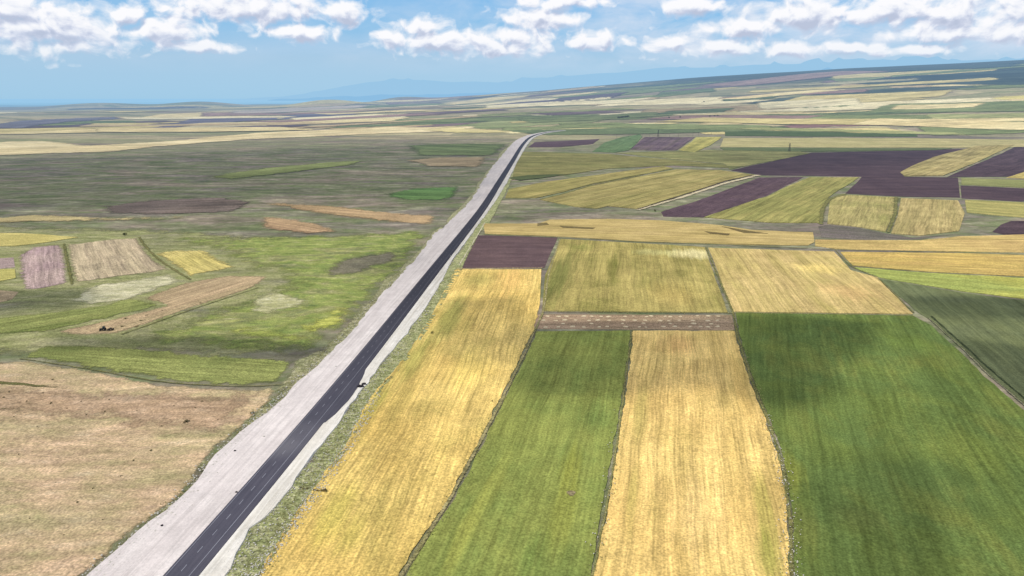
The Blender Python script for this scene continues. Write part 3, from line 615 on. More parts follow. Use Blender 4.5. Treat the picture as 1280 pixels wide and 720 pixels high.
def road_z(A, off):
    D = np.hypot(A[:, 0], A[:, 1]); return h(A[:, 0], A[:, 1]) + off + RBASE + np.maximum(0, (D - 900)) / 1000 * .8
def strip(name, l, r, off, mat, i0=0, i1=None, parent=None, skirt=0.0, cols=1, jl=None, jr=None):
    i1 = i1 or len(RC); idx = np.arange(i0, i1)
    vs, fs = [], []
    cz = road_z(RC, off)
    for c_ in range(cols + 1):
        u = c_ / cols
        ll = np.full(len(idx), l * 1.0) + (jl[idx] if jl is not None else 0)
        rr_ = np.full(len(idx), r * 1.0) + (jr[idx] if jr is not None else 0)
        off_ = ll + (rr_ - ll) * u
        P = RC[idx] + RN[idx] * off_[:, None]
        vs.append(np.column_stack([P, cz[idx]]))
    n = len(idx)
    V = np.vstack(vs)
    for c_ in range(cols):
        for k in range(n - 1):
            a = c_ * n + k; b = (c_ + 1) * n + k
            fs.append((a, b, b + 1, a + 1))
    V = [tuple(v) for v in V]
    if skirt:
        for c_ in (0, cols):
            s0 = len(V)
            sgn = -1 if c_ == 0 else 1
            for k in range(n):
                v = V[c_ * n + k]; nn = RN[idx[k]] * sgn * skirt * .5; V.append((v[0] + nn[0], v[1] + nn[1], v[2] - skirt))
            for k in range(n - 1):
                a = c_ * n + k
                fs.append((a, a + 1, s0 + k + 1, s0 + k) if c_ == 0 else (a + 1, a, s0 + k, s0 + k + 1))
    return link_mesh(name, V, fs, mat, parent)

def road_mat(name, base, dust_pts=(), streak=.3, line=False):
    m, t = new_mat(name)
    P = t.node('ShaderNodeNewGeometry').outputs['Position']
    ang = math.atan2(RC[60][1] - RC[0][1], RC[60][0] - RC[0][0])
    rot = t.node('ShaderNodeVectorRotate', rotation_type='Z_AXIS'); t.link(P, rot.inputs['Vector']); rot.inputs['Angle'].default_value = -ang + math.pi / 2
    Q = t.vec('MULTIPLY', rot.outputs[0], (1, 1, 0))
    a = t.noise(t.vec('MULTIPLY', Q, (1 / .8, 1 / 40, 0)), 1.0, 4, .6)
    b = t.noise(Q, 1 / 12, 5, .65)
    fn = t.noise(P, 2.2, 5, .7)
    c = t.mix(t.mr(b, .35, .65), alb(base[0], 1.5), alb(base[1], 1.5))
    c = t.mix(t.math('MULTIPLY', t.mr(a, .4, .65), streak), c, alb(base[2], 1.5))
    for (px, py, rad, amt) in dust_pts:
        w = at(px, py)
        dd = t.vec('DISTANCE', t.vec('MULTIPLY', P, (1, 1, 0)), (w.x, w.y, 0))
        f_ = t.math('MULTIPLY', t.mr(t.math('ADD', dd, t.math('MULTIPLY', t.math('SUBTRACT', a, .5), rad * 1.6)), rad * .15, rad, 1, 0, smooth=True), amt)
        c = t.mix(f_, c, alb((206, 200, 200), 1.5))
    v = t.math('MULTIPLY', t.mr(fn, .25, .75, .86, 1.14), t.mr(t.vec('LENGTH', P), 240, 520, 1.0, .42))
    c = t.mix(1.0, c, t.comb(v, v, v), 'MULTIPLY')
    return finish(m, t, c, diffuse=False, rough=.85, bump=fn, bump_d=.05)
asph = road_mat('asphalt_surface', [(92, 89, 101), (84, 82, 94), (112, 108, 118)], dust_pts=[(372, 545, 20, .1), (352, 564, 12, .14)], streak=.5)
paint = road_mat('road_paint', [(196, 196, 204), (176, 176, 186), (150, 150, 160)], streak=.4)
road = strip('road', -5.25, 5.25, .10, asph, cols=2, skirt=.5); tag(road, kind='structure')

GREY = [(244, 233, 226), (230, 218, 212), (202, 190, 184)]
def gravel_mat(name, c, amt=1.0):
    m, t = new_mat(name)
    P = t.node('ShaderNodeNewGeometry').outputs['Position']
    ang = math.atan2(RC[60][1] - RC[0][1], RC[60][0] - RC[0][0])
    rot = t.node('ShaderNodeVectorRotate', rotation_type='Z_AXIS'); t.link(P, rot.inputs['Vector']); rot.inputs['Angle'].default_value = -ang + math.pi / 2
    Q = t.vec('MULTIPLY', rot.outputs[0], (1, 1, 0))
    a = t.noise(t.vec('MULTIPLY', Q, (1 / 1.5, 1 / 60, 0)), 1.0, 4, .6)
    b = t.noise(t.vec('MULTIPLY', Q, (1 / 8, 1 / 40, 0)), 1.0, 5, .65)
    fn = t.noise(P, 1.2, 5, .85); f2 = t.noise(P, .12, 6, .75)
    col_ = t.mix(t.mr(b, .35, .65), alb(c[0], 1.24), alb(c[1], 1.24))
    col_ = t.mix(t.math('MULTIPLY', t.mr(a, .42, .66), .45 * amt), col_, alb(c[2]))
    v = t.math('ADD', t.mr(fn, .3, .7, .84, 1.14), t.mr(f2, .35, .65, -.09, .08))
    ru = t.noise(t.vec('MULTIPLY', Q, (1 / .55, 1 / 220, 0)), 1.0, 2, .5)
    v = t.math('SUBTRACT', v, t.mr(ru, .6, .68, 0, .13))
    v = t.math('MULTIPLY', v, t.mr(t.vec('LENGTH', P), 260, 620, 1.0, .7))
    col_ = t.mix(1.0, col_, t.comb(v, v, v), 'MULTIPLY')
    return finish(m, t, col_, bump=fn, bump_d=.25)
gmat = gravel_mat('gravel_surface', GREY)
smat = gravel_mat('shoulder_surface', [(250, 244, 234), (232, 224, 210), (204, 194, 176)], 1.2)

# wobbling outer edges of the gravel carriageway, measured against the centre line
def edge_offsets(pts, sign):
    W = [at(*p).xy for p in pts]; ss, oo = [], []
    for w in W:
        d = RC - np.array([w.x, w.y]); k = int(np.argmin((d ** 2).sum(1)))
        ss.append(RS[k]); oo.append(float(np.dot(np.array([w.x, w.y]) - RC[k], RN[k])))
    o_ = np.argsort(ss); return np.interp(RS, np.array(ss)[o_], np.array(oo)[o_])
left_e = edge_offsets([(48, 780), (113, 720), (171, 669), (218, 634), (249, 599), (268, 572), (311, 533), (350, 506), (373, 479), (412, 444), (437, 420), (474, 372), (505, 341), (524, 320), (540, 296), (569, 272), (588, 252), (605, 225), (615, 210), (630, 190), (645, 175), (652, 169)], -1)
right_e = edge_offsets([(240, 780), (280, 717), (304, 669), (333, 642), (358, 615), (373, 589), (398, 560), (423, 527), (447, 492), (468, 466), (487, 440), (505, 420), (532, 384), (553, 349), (563, 328), (582, 302), (600, 277), (617, 254), (633, 229), (646, 203), (660, 180)], 1)
wl = np.array([1.0 * n2(s, 0, 7, 1) + .8 * n2(s, 0, 24, 2) + .6 * n2(s, 0, 3, 7) for s in RS]) * np.clip(RS / 300 + .6, .8, 3)
wr = np.array([1.0 * n2(s, 0, 6, 3) + .8 * n2(s, 0, 18, 4) + .5 * n2(s, 0, 3, 8) for s in RS])
taper = np.clip((RS[-1] - RS) / 500, 0, 1)
gw = -np.minimum(-left_e, 34) ; gw = np.minimum(gw, -8); gw = gw * (.3 + .7 * taper) - 4 * (1 - taper)
rw = np.clip(right_e + .8, 7, 18)
gv = strip('gravel_roadway', 0, -5.0, -.05, gmat, cols=6, skirt=1.6, jl=gw + wl, jr=None); tag(gv, kind='structure')
sv = strip('road_shoulder', 5.0, 0, -.08, smat, cols=3, skirt=1.6, jr=rw + wr); tag(sv, kind='structure')

# markings
def marks():
    V, Fc = [], []
    z = road_z(RC, .112)
    def quad(sa, sb, o0, o1):
        n = max(1, int((sb - sa) / 6)); prev = None
        for k in range(n + 1):
            s = sa + (sb - sa) * k / n
            x = np.interp(s, RS, RC[:, 0]); y = np.interp(s, RS, RC[:, 1]); nx = np.interp(s, RS, RN[:, 0]); ny = np.interp(s, RS, RN[:, 1]); zz = np.interp(s, RS, z)
            V.append((x + nx * o0, y + ny * o0, zz)); V.append((x + nx * o1, y + ny * o1, zz))
            if k: b = len(V) - 4; Fc.append((b, b + 1, b + 3, b + 2))
    s = 0
    while s < 1500:
        quad(s, s + 3.1, -1.07, -.9); s += 9
    quad(0, RS[-1] - 5, -4.55, -4.42)
    quad(0, RS[-1] - 5, 2.52, 2.67)
    return link_mesh('road_marking', V, Fc, paint)
tag(marks(), kind='structure')

# widened asphalt lay-by
ap = drape('asphalt_apron', outline([(396, 533), (407, 530), (418, 521), (437, 501), (447, 487), (456, 467), (461, 452), (440, 470), (415, 500)], .2), RBASE + .07, asph, skirt=1.4, cell=4); tag(ap, kind='structure')

# verge between shoulder and wheat
VERGE = [(150, 152, 96), (128, 134, 84), (190, 180, 146)]
field('grass_verge', None, [(230, 790), (278, 722), (305, 668), (358, 612), (398, 560), (423, 527), (447, 492), (487, 440), (532, 384), (563, 328), (585, 298), (617, 254), (640, 215), (652, 190), (650, 200), (636, 235), (612, 282), (600, 292), (577, 337), (548, 392), (516, 445), (470, 497), (437, 560), (398, 613), (362, 664), (328, 722), (296, 780)], None, None, off=.45, wob=1.0, soft=1.2,
      mat=wild_mat('grass_verge_surface', [(112, 120, 74), (140, 144, 92), (168, 164, 120)], [(96, 108, 64), (142, 142, 96), (196, 190, 156)], (14, 9), (4, 3), streak=(12, 3), fine=.5, speck=(178, 172, 136), soft=.8))
field('grass_verge', None, [(540, 291), (560, 274), (583, 250), (602, 222), (612, 206), (628, 188), (640, 178), (648, 178), (628, 200), (610, 226), (592, 254), (570, 276), (548, 296), (528, 322), (508, 344), (478, 376), (440, 424), (416, 448), (376, 484), (354, 510), (314, 538), (272, 576), (252, 604), (220, 640), (176, 674), (120, 722), (60, 780), (44, 780), (106, 718), (160, 668), (206, 632), (238, 596), (258, 566), (302, 528), (340, 500), (350, 480), (368, 450), (404, 436), (440, 398), (482, 350), (518, 318)],
      None, None, off=.4, wob=1.8, soft=3,
      mat=wild_mat('grass_verge_surface', [(112, 116, 78), (138, 138, 96), (160, 150, 118)], [(96, 102, 64), (140, 136, 98), (190, 180, 152)], (18, 10), (5, 4), streak=(20, 4), fine=.5, speck=(176, 168, 140), soft=.4))

# tracks
def track(px, width, off, c, name='track', label=None, wob=.25):
    A = smooth_path(px, it=2, step=4); N_ = normals(A); n = len(A)
    w = np.array([width * (.3 + .22 * n2(a[0], a[1], 8, 3)) for a in A]) * np.maximum(1, np.hypot(A[:, 0], A[:, 1]) / 700)
    jx = np.array([wob * n2(a[0], a[1], 5, 9) * 2 for a in A])
    D = np.hypot(A[:, 0], A[:, 1]); o_ = off * np.where(D < 1000, 1, (D / 1000) ** 1.1)
    V = []
    for q_ in (-1.6, 0, 1.6):
        Pq = A + N_ * (jx + q_ * w)[:, None]
        V += [(p[0], p[1], float(h(p[0], p[1])) + z) for p, z in zip(Pq, o_)]
    Fc = [(g * n + k, (g + 1) * n + k, (g + 1) * n + k + 1, g * n + k + 1) for g in (0, 1) for k in range(n - 1)]
    Dm = float(D.mean())
    o = link_mesh(name, V, Fc, field_mat(name + '_surface', c, 0, rs=.2, tram=0, fine=.4, patch=12, soft=1 / (1.2 * max(1, Dm / 500))))
    at_ = o.data.attributes.new('edge', 'FLOAT', 'POINT'); at_.data.foreach_set('value', np.concatenate([np.zeros(n), np.full(n, 1.05), np.zeros(n)]).astype(np.float32))
    tag(o, label=label, kind='structure'); return o
WEED = [(124, 126, 72), (142, 136, 82), (160, 146, 96)]
DWEED = [(112, 114, 66), (126, 122, 72), (144, 132, 86)]
track([(797, 263), (850, 248), (905, 230), (948, 219.5)], 9, .95, [(206, 192, 158), (190, 174, 140), (180, 168, 130)], label='pale dirt track beside the mauve wedge')
track([(574, 332), (586, 312), (598, 293), (606, 279)], 1.6, .6, [(206, 196, 168), (190, 180, 150), (170, 162, 130)], label='thin pale track beside the purple square')
track([(571, 336.8), (620, 336.6), (678, 336.2)], 3.0, .95, [(206, 184, 130), (190, 166, 118), (176, 160, 110)], name='field_margin')
track([(472, 775), (501, 722), (562, 627), (601, 553), (629, 498), (657, 440), (669, 413), (680, 389), (685, 345), (700, 299)], 2.4, .55, [(150, 142, 92), (176, 162, 116), (134, 126, 82)], name='field_margin')
track([(731, 775), (739.5, 722), (747.5, 689), (765.5, 595), (777.5, 510), (786.5, 440), (790, 414)], 1.5, .55, WEED, name='field_margin')
track([(993, 775), (990, 722), (987, 636), (976.5, 574), (957, 519), (940, 480), (928, 440), (920, 413), (917, 392), (897, 345), (882, 309)], 2.6, .55, DWEED, name='field_margin')
track([(677, 390.5), (780, 391.3), (914, 392), (1141, 394.5)], 1.8, .55, DWEED, name='field_margin')
track([(604, 293.6), (700, 297.5), (800, 303), (940, 308), (1044, 313), (1150, 315), (1290, 319)], 3.2, .95, DWEED, name='field_margin')
track([(1044, 313), (1064, 335), (1097, 347), (1142, 392)], 1.8, .55, DWEED, name='field_margin')
track([(1064, 333), (1160, 341), (1290, 348)], 1.8, .95, DWEED, name='field_margin')
track([(1160, 398), (1195, 430), (1208, 442), (1233, 468), (1282, 509), (1340, 562)], 1.4, .75, [(150, 146, 110), (110, 112, 80), (90, 96, 66)], name='field_margin')
track([(1164, 396), (1199, 428), (1213, 440), (1239, 465), (1289, 506)], 2.0, .72, [(66, 76, 50), (60, 70, 48), (80, 88, 56)], name='field_margin')
track([(1120, 247), (1119, 268), (1110, 291)], 6, .8, DWEED, name='field_margin')
track([(1057, 243), (1037, 249), (1028, 262), (1026, 281)], 7, .8, DWEED, name='field_margin')
track([(80, 305), (85, 330), (90, 356)], 4, .5, DWEED, name='field_margin')
track([(174, 297), (182, 309), (198, 325), (218, 338), (238, 350)], 4, .7, DWEED, name='field_margin')
track([(152, 418.5), (195, 403.5), (246, 385), (323, 360)], 2.0, .5, DWEED, name='field_margin')
track([(25, 449), (80, 457), (140, 467), (200, 479), (300, 485), (352, 482)], 1.6, .5, DWEED, name='field_margin')
track([(675, 250), (705, 243), (740, 232), (800, 220)], 5, .95, DWEED, name='field_margin')
track([(797, 262.5), (860, 243), (910, 226), (940, 220)], 4, .97, [(84, 70, 60), (96, 82, 66), (100, 90, 70)], name='field_margin')

bp = at(714, 618)
ol = [Vector((bp.x + 1.5 * math.cos(a) * (1 + .25 * math.sin(3 * a)), bp.y + 1.7 * math.sin(a))) for a in np.linspace(0, 2 * math.pi, 18)[:-1]]
o = drape('bare_patch', ol, .62, field_mat('bare_patch_soil', [(160, 140, 110), (130, 118, 86), (140, 130, 90)], tram=0), skirt=.5, cell=.8); tag(o, label='round bare patch in the green strip', kind='structure')

# ------------------------------------------------------------------ loose cover (stuff)
def plain_mat(name, c, fine=.3, sc=.8, rough=.8, k=None, diffuse=True):
    m, t = new_mat(name)
    P = t.node('ShaderNodeNewGeometry').outputs['Position']
    n = t.noise(P, sc, 4, .6); c_ = t.mix(t.mr(n, .35, .65), alb(c[0], k), alb(c[1], k))
    return finish(m, t, c_, diffuse=diffuse, rough=rough)
m_weed = plain_mat('weed_leaves', [(150, 152, 88), (196, 184, 124)], sc=.4, k=1.1)
m_stone = plain_mat('pale_stone', [(236, 230, 216), (206, 198, 184)], sc=.7)
m_leaf = plain_mat('shrub_leaves', [(84, 90, 48), (116, 112, 64)], sc=1.5)
m_dry = plain_mat('dry_leaves', [(126, 104, 62), (96, 82, 50)], sc=1.5)
m_straw = plain_mat('straw', [(232, 214, 178), (210, 190, 150)], sc=1.0, k=1.25)

def tufts(path, count, spread, size, rnd, zoff=.4):
    V, Fc = [], []
    A = smooth_path(path, it=1, step=3); N_ = normals(A)
    w = 1 / np.hypot(A[:, 0], A[:, 1]) ** 1.2; w /= w.sum()
    for k in np.random.RandomState(rnd).choice(len(A), count, p=w):
        rr = random.gauss(0, spread); x = A[k][0] + N_[k][0] * rr + random.uniform(-2, 2); y = A[k][1] + N_[k][1] * rr + random.uniform(-2, 2)
        z = float(h(x, y)) + zoff; s = size * random.uniform(.5, 1.3)
        for j in range(5):
            a = random.uniform(0, 6.28); b = a + random.uniform(.5, 1.1); l = s * random.uniform(.5, 1)
            n = len(V)
            V += [(x, y, z - .3), (x + math.cos(a) * l * .7, y + math.sin(a) * l * .7, z + l * .4), (x + math.cos(b) * l * .5, y + math.sin(b) * l * .5, z + l * .9), (x + math.cos(b) * l * .35, y + math.sin(b) * l * .35, z)]
            Fc += [(n, n + 1, n + 2), (n, n + 2, n + 3)]
    return V, Fc
def stuff(name, parts, mat, label):
    V, Fc = [], []
    for (v, f_) in parts:
        n = len(V); V += v; Fc += [tuple(i + n for i in q_) for q_ in f_]
    o = link_mesh(name, V, Fc, mat); tag(o, label, kind='stuff', cat=name.replace('_', ' ')); return o
stuff('weeds', [
    tufts([(490, 745), (562, 627), (629, 498), (669, 413)], 500, .8, .4, 1, .7),
    tufts([(736, 745), (765.5, 595), (777.5, 510), (790, 414)], 350, .55, .35, 2, .8),
    tufts([(990, 745), (987, 636), (957, 519), (928, 440), (919, 413), (897, 345)], 700, .8, .4, 3, .7),
    tufts([(300, 750), (345, 668), (400, 590), (455, 500), (530, 400), (570, 335)], 2600, 2.2, .38, 4, .5),
    tufts([(110, 722), (218, 636), (310, 531), (372, 470), (440, 408), (500, 338)], 1600, 1.6, .45, 5, .4),
    tufts([(677, 390.5), (780, 391.3), (914, 392), (1141, 394.5)], 200, .6, .5, 6, .7)], m_weed, 'ragged weeds growing along the field margins and road verges')

def stones(path, count, spread, size, rnd, zoff=.45, off=0):
    V, Fc = [], []
    A = smooth_path(path, it=1, step=3); N_ = normals(A)
    w = 1 / np.hypot(A[:, 0], A[:, 1]) ** 1.2; w /= w.sum()
    ico = [(0, 0, 1), (.9, 0, .4), (.28, .85, .45), (-.72, .53, .4), (-.72, -.53, .45), (.28, -.85, .4), (.7, .5, -.3), (-.3, .85, -.3), (-.9, 0, -.3), (-.3, -.85, -.3), (.7, -.5, -.3)]
    fi = [(0, 1, 2), (0, 2, 3), (0, 3, 4), (0, 4, 5), (0, 5, 1), (1, 6, 2), (2, 6, 7), (2, 7, 3), (3, 7, 8), (3, 8, 4), (4, 8, 9), (4, 9, 5), (5, 9, 10), (5, 10, 1), (1, 10, 6)]
    for k in np.random.RandomState(rnd).choice(len(A), count, p=w):
        rr = random.gauss(off, spread); x = A[k][0] + N_[k][0] * rr + random.uniform(-3, 3); y = A[k][1] + N_[k][1] * rr + random.uniform(-3, 3)
        z = float(h(x, y)) + zoff; s = .62 * size * random.uniform(.4, 1.2) ** 1.5; n = len(V)
        V += [(x + a * s * random.uniform(.7, 1.3), y + b * s * random.uniform(.7, 1.3), z + c * s * .7) for a, b, c in ico]; Fc += [tuple(i + n for i in q_) for q_ in fi]
    return V, Fc
stuff('rubble', [
    stones([(300, 745), (338, 690), (360, 664), (396, 613), (430, 566), (470, 492)], 1000, .5, .45, 11, .6),
    stones([(285, 730), (318, 665), (366, 612), (402, 560), (440, 506), (500, 430)], 1100, 2.0, .4, 12, .7),
    stones([(108, 724), (171, 671), (218, 636), (249, 601), (268, 574), (311, 535), (372, 480), (412, 446), (474, 374), (524, 322), (569, 274), (605, 227), (630, 191)], 1900, 1.4, .55, 13, .8),
    stones([(505, 420), (532, 384), (563, 328), (600, 277), (633, 229), (652, 190)], 500, 1.5, .7, 14, .8),
    stones([(745, 690), (764, 595), (777.5, 510)], 60, .5, .35, 15, .9),
    stones([(989, 722), (986, 636), (976.5, 574), (957, 519)], 260, .8, .35, 16, .9)], m_stone, 'pale loose stones strewn along the road edges')

# ------------------------------------------------------------------ shrubs, heaps
def shrub_mesh(name, seed, n=120, flat=.75):
    rs = random.Random(seed); V, Fc = [], []
    lobes = [(rs.uniform(-.5, .5), rs.uniform(-.5, .5), rs.uniform(.25, .65) * flat, rs.uniform(.3, .55)) for _ in range(6)]
    for k in range(n):
        lx, ly, lz, lr = rs.choice(lobes)
        a = rs.uniform(0, 6.28); e = math.asin(rs.uniform(-.6, 1)); r = lr * rs.uniform(.6, 1.05)
        c = Vector((lx + math.cos(a) * math.cos(e) * r, ly + math.sin(a) * math.cos(e) * r, max(.02, lz + math.sin(e) * r * .9)))
        u = Vector((rs.gauss(0, 1), rs.gauss(0, 1), rs.gauss(0, 1))).normalized() * .16; w = u.orthogonal().normalized() * .09
        m = len(V); V += [c - u, c + w, c + u, c - w]; Fc.append((m, m + 1, m + 2, m + 3))
    for k in range(5):
        a = k * 1.256; m = len(V); e = Vector((math.cos(a) * .3, math.sin(a) * .3, .4)); s = Vector((-math.sin(a), math.cos(a), 0)) * .03
        V += [-s + Vector((0, 0, -.1)), s + Vector((0, 0, -.1)), e + s * .4, e - s * .4]; Fc.append((m, m + 1, m + 2, m + 3))
    me = bpy.data.meshes.new(name); me.from_pydata([tuple(v) for v in V], [], Fc); me.update(); return me
SM = [shrub_mesh('shrub', i) for i in range(4)]
for me in SM[:3]: me.materials.append(m_leaf)
SM[3].materials.append(m_dry)
def shrub(px, py, w, label, group=None, k=None, hgt=1.0, name='shrub', dz=.1):
    o = bpy.data.objects.new(name, SM[random.randrange(3) if k is None else k]); col.objects.link(o)
    p = at(px, py); o.location = (p.x, p.y, p.z + dz); o.rotation_euler = (0, 0, random.uniform(0, 6))
    o.scale = (w * random.uniform(.5, .65), w * random.uniform(.45, .6), w * .6 * hgt); tag(o, label, 'shrub', group)
    return o
Z0 = 2.5714
for (zx, zy, w) in [(12, 148, 1.8), (30, 130, 1.8), (85, 160, 1.5), (163, 167, 2.0), (138, 133, 1.6), (215, 183, 1.3), (262, 160, 1.2), (277, 203, 1.2), (338, 193, 1.4), (350, 155, 1.4), (560, 175, 1.2), (628, 180, 1.3), (650, 160, 1.6), (430, 350, 1.2), (485, 318, 1.6), (170, 90, 1.8), (390, 400, 1.2), (95, 537, .9), (300, 440, 1.2), (205, 590, 1.0), (60, 330, 1.2), (250, 485, 1.3), (44, 210, 1.3), (120, 240, 1.0), (520, 240, 1.1), (440, 190, 1.0), (700, 220, 1.2), (180, 420, .8), (330, 540, .9)]:
    shrub(zx / Z0, 440 + zy / Z0, w * .7, 'small dark scrub tuft standing on the brown fallow land', 'scrub tufts on the brown fallow land')
shrub(600 / Z0, 440 + 225 / Z0, 3.6, 'widest green shrub on the pinkish brown strip', hgt=.6)
shrub(810 / Z0, 440 + 198 / Z0, 2.6, 'green shrub at the gravel edge beside the pinkish strip', hgt=.7)
shrub(155.5, 294.5, 4.6, 'round dark bush alone beyond the grey tan striped plot', hgt=1.3)
shrub(381, 574, 1.3, 'small dark bush on the white shoulder below the lay-by')
shrub(348, 628.5, 1.4, 'small dark green bush at the white shoulder edge near the brown brush line')
shrub(428, 515, .9, 'tiny bush on the white strip beside the asphalt lay-by')
shrub(406, 616, 2.0, 'brown dry bush at the wheat end of the brush line', k=3, hgt=.9, dz=.7)
shrub(402, 615.3, 1.4, 'lower brown dry bush touching the larger dry bush in the wheat', k=3, hgt=.8, dz=.7)
for (x, y) in [(376, 611.5), (380, 612.3), (384, 613), (393, 614), (397, 615)]:
    shrub(x, y, 1.3, 'low brown twig clump in the brush line across the verge', 'brown brush line across the verge', k=3, hgt=.5, dz=.55)
for (x, y) in [(158, 398), (156, 398.8), (176, 401), (171, 408), (183, 394.5), (203, 388), (250, 379), (152, 408.5)]:
    shrub(x, y, 2.4, 'flat dark weed clump on the bare tractor strip', 'weed clumps on the bare tractor strip', hgt=.35)
shrub(540.5, 417.5, 2.4, 'dark bush in the upper half of the roadside wheat strip', k=1, hgt=.7, dz=.7)
shrub(615, 503, 1.0, 'small dark bush near the right margin of the roadside wheat strip', k=1, dz=.7)
shrub(876, 263.5, 4.0, 'dark bush at the lower end of the pale dirt track', hgt=1.1) if False else shrub(819, 264.5, 4.5, 'dark bush at the lower end of the pale dirt track', hgt=1.1)

# straw heaps in rows on the brown strip
hm = shrub_mesh('straw_heap', 31, 90, .5)
bm = bmesh.new(); bmesh.ops.create_icosphere(bm, subdivisions=2, radius=1)
for v in bm.verts:
    v.co.z = max(-.05, v.co.z * .5); k = 1 + .3 * noise.noise(v.co * 2.2); v.co.x *= k; v.co.y *= k; v.co.z *= k
hm = bpy.data.meshes.new('straw_heap'); bm.to_mesh(hm); bm.free(); hm.materials.append(m_straw)
for ri, (ya, yb, x0, x1, n) in enumerate([(396, 395.5, 680, 900, 17), (400.5, 401, 672, 905, 16), (409, 408.5, 678, 910, 15), (404.5, 405, 700, 900, 7)]):
    for i in range(n):
        u = (i + random.uniform(.1, .9)) / n; x = x0 + (x1 - x0) * u; y = ya + (yb - ya) * u
        o = bpy.data.objects.new('straw_heap', hm); col.objects.link(o); p = at(x, y + random.uniform(-.5, .5)); o.location = (p.x, p.y, p.z + .14)
        s = random.uniform(.7, 1.35); o.scale = (s * 1.35, s * .9, s * .8); o.rotation_euler = (0, 0, random.uniform(-.5, .5))
        tag(o, 'small pale straw heap on the brown fallow strip', 'straw heap', 'straw heaps in rows on the brown fallow strip')

# dark broken asphalt pile at the lay-by
m_tar = plain_mat('broken_asphalt', [(48, 46, 52), (72, 68, 72)], sc=1.5)
pile_at = at(452, 484)
def lump_mesh(name, rx, ry, rz, seed, mat, sub=3, flat=0):
    bm = bmesh.new(); bmesh.ops.create_icosphere(bm, subdivisions=sub, radius=1)
    for v in bm.verts:
        k = 1 + .35 * noise.noise(v.co * 1.7 + Vector((seed * 9, 0, 0))) + .15 * noise.noise(v.co * 5 + Vector((seed, 3, 0)))
        v.co = Vector((v.co.x * rx * k, v.co.y * ry * k, max(flat, v.co.z * rz * k)))
    me = bpy.data.meshes.new(name); bm.to_mesh(me); bm.free(); me.materials.append(mat); return me
for (dx, dy, rx, ry, rz, lb) in [(-.4, -1.2, 1.7, 1.1, 1.0, 'larger dark heap of broken asphalt beside the lay-by'), (.9, 1.8, 1.3, .8, .8, 'smaller dark heap of broken asphalt beside the lay-by')]:
    o = bpy.data.objects.new('asphalt_heap', lump_mesh('asphalt_heap', rx, ry, rz, dx, m_tar, flat=-.1)); col.objects.link(o)
    o.location = (pile_at.x + dx, pile_at.y + dy, pile_at.z + .85); tag(o, lb, 'heap')

# loose stones lying on the gravel
for (px, py) in [(296, 618), (203, 660), (294, 566), (330, 548), (420, 460)]:
    o = bpy.data.objects.new('boulder', lump_mesh('boulder', .5, .4, .35, px, m_stone if py < 560 else m_tar, 2, -.1)); col.objects.link(o)
    p = at(px, py); o.location = (p.x, p.y, p.z + .95); tag(o, 'small loose stone lying on the white gravel roadway', 'stone', 'stones on the gravel roadway')

# ------------------------------------------------------------------ tractor with harrow
def boxm(name, mat, parent, boxes, bev=.04):
    bm = bmesh.new()
    for (cx, cy, cz, sx, sy, sz, *tp) in boxes:
        r = bmesh.ops.create_cube(bm, size=1); vs = r['verts']
        for v in vs:
            k = tp[0] if tp and v.co.z > 0 else 1
            v.co = Vector((v.co.x * sx * k + cx, v.co.y * sy * k + cy, v.co.z * sz + cz))
    if bev: bmesh.ops.bevel(bm, geom=bm.edges[:], offset=bev, segments=2, affect='EDGES')
    me = bpy.data.meshes.new(name); bm.to_mesh(me); bm.free(); me.materials.append(mat)
    o = bpy.data.objects.new(name, me); col.objects.link(o); o.parent = parent; return o
def cylm(name, mat, parent, r, w, loc, seg=24, axis='Y', r2=None):
    bm = bmesh.new(); bmesh.ops.create_cone(bm, cap_ends=True, segments=seg, radius1=r, radius2=r2 or r, depth=w)
    if axis == 'Y': bmesh.ops.rotate(bm, matrix=Matrix.Rotation(math.pi / 2, 3, 'X'), verts=bm.verts)
    if axis == 'X': bmesh.ops.rotate(bm, matrix=Matrix.Rotation(math.pi / 2, 3, 'Y'), verts=bm.verts)
    bmesh.ops.bevel(bm, geom=[e for e in bm.edges if len(e.link_faces) == 2 and e.calc_face_angle(0) > 1], offset=min(r, w) * .12, segments=2, affect='EDGES')
    me = bpy.data.meshes.new(name); bm.to_mesh(me); bm.free(); me.materials.append(mat)
    o = bpy.data.objects.new(name, me); col.objects.link(o); o.parent = parent; o.location = loc; return o
def wheel(parent, x, y, r, w):
    o = cylm('wheel', m_rub, parent, r, w, (x, y, r), 28)
    bm = bmesh.new(); bm.from_mesh(o.data)
    for k in range(22):
        a = k / 22 * 2 * math.pi; rr = bmesh.ops.create_cube(bm, size=1)['verts']
        for v in rr:
            p = Vector((v.co.x * .09 * r, v.co.y * w * .95, v.co.z * .08 * r + r)); c, s = math.cos(a), math.sin(a); v.co = Vector((p.x * c + p.z * s, p.y, -p.x * s + p.z * c))
    bm.to_mesh(o.data); bm.free()
    cylm('rim', m_rim, o, r * .55, w * 1.04, (0, 0, 0), 20)
m_rub = plain_mat('rubber', [(40, 38, 38), (54, 50, 48)])
m_rim = plain_mat('rim_paint', [(150, 140, 110), (120, 110, 90)])
m_body = plain_mat('tractor_paint', [(52, 58, 50), (66, 68, 58)], diffuse=False, rough=.5)
m_glass = plain_mat('cab_glass', [(50, 62, 70), (70, 84, 92)], diffuse=False, rough=.15)
m_steel = plain_mat('worn_steel', [(84, 70, 60), (60, 54, 50)], diffuse=False, rough=.6)
tr = bpy.data.objects.new('tractor', None); col.objects.link(tr); p = at(129.5, 413.5)
tr.location = (p.x, p.y, p.z + .14); tr.rotation_euler = (0, 0, math.pi + R(12)); tag(tr, 'small dark tractor working on the brown bare strip', 'tractor')
boxm('hood', m_body, tr, [(1.25, 0, 1.25, 1.9, .8, .7, .9), (2.25, 0, 1.15, .12, .7, .55)], .06)
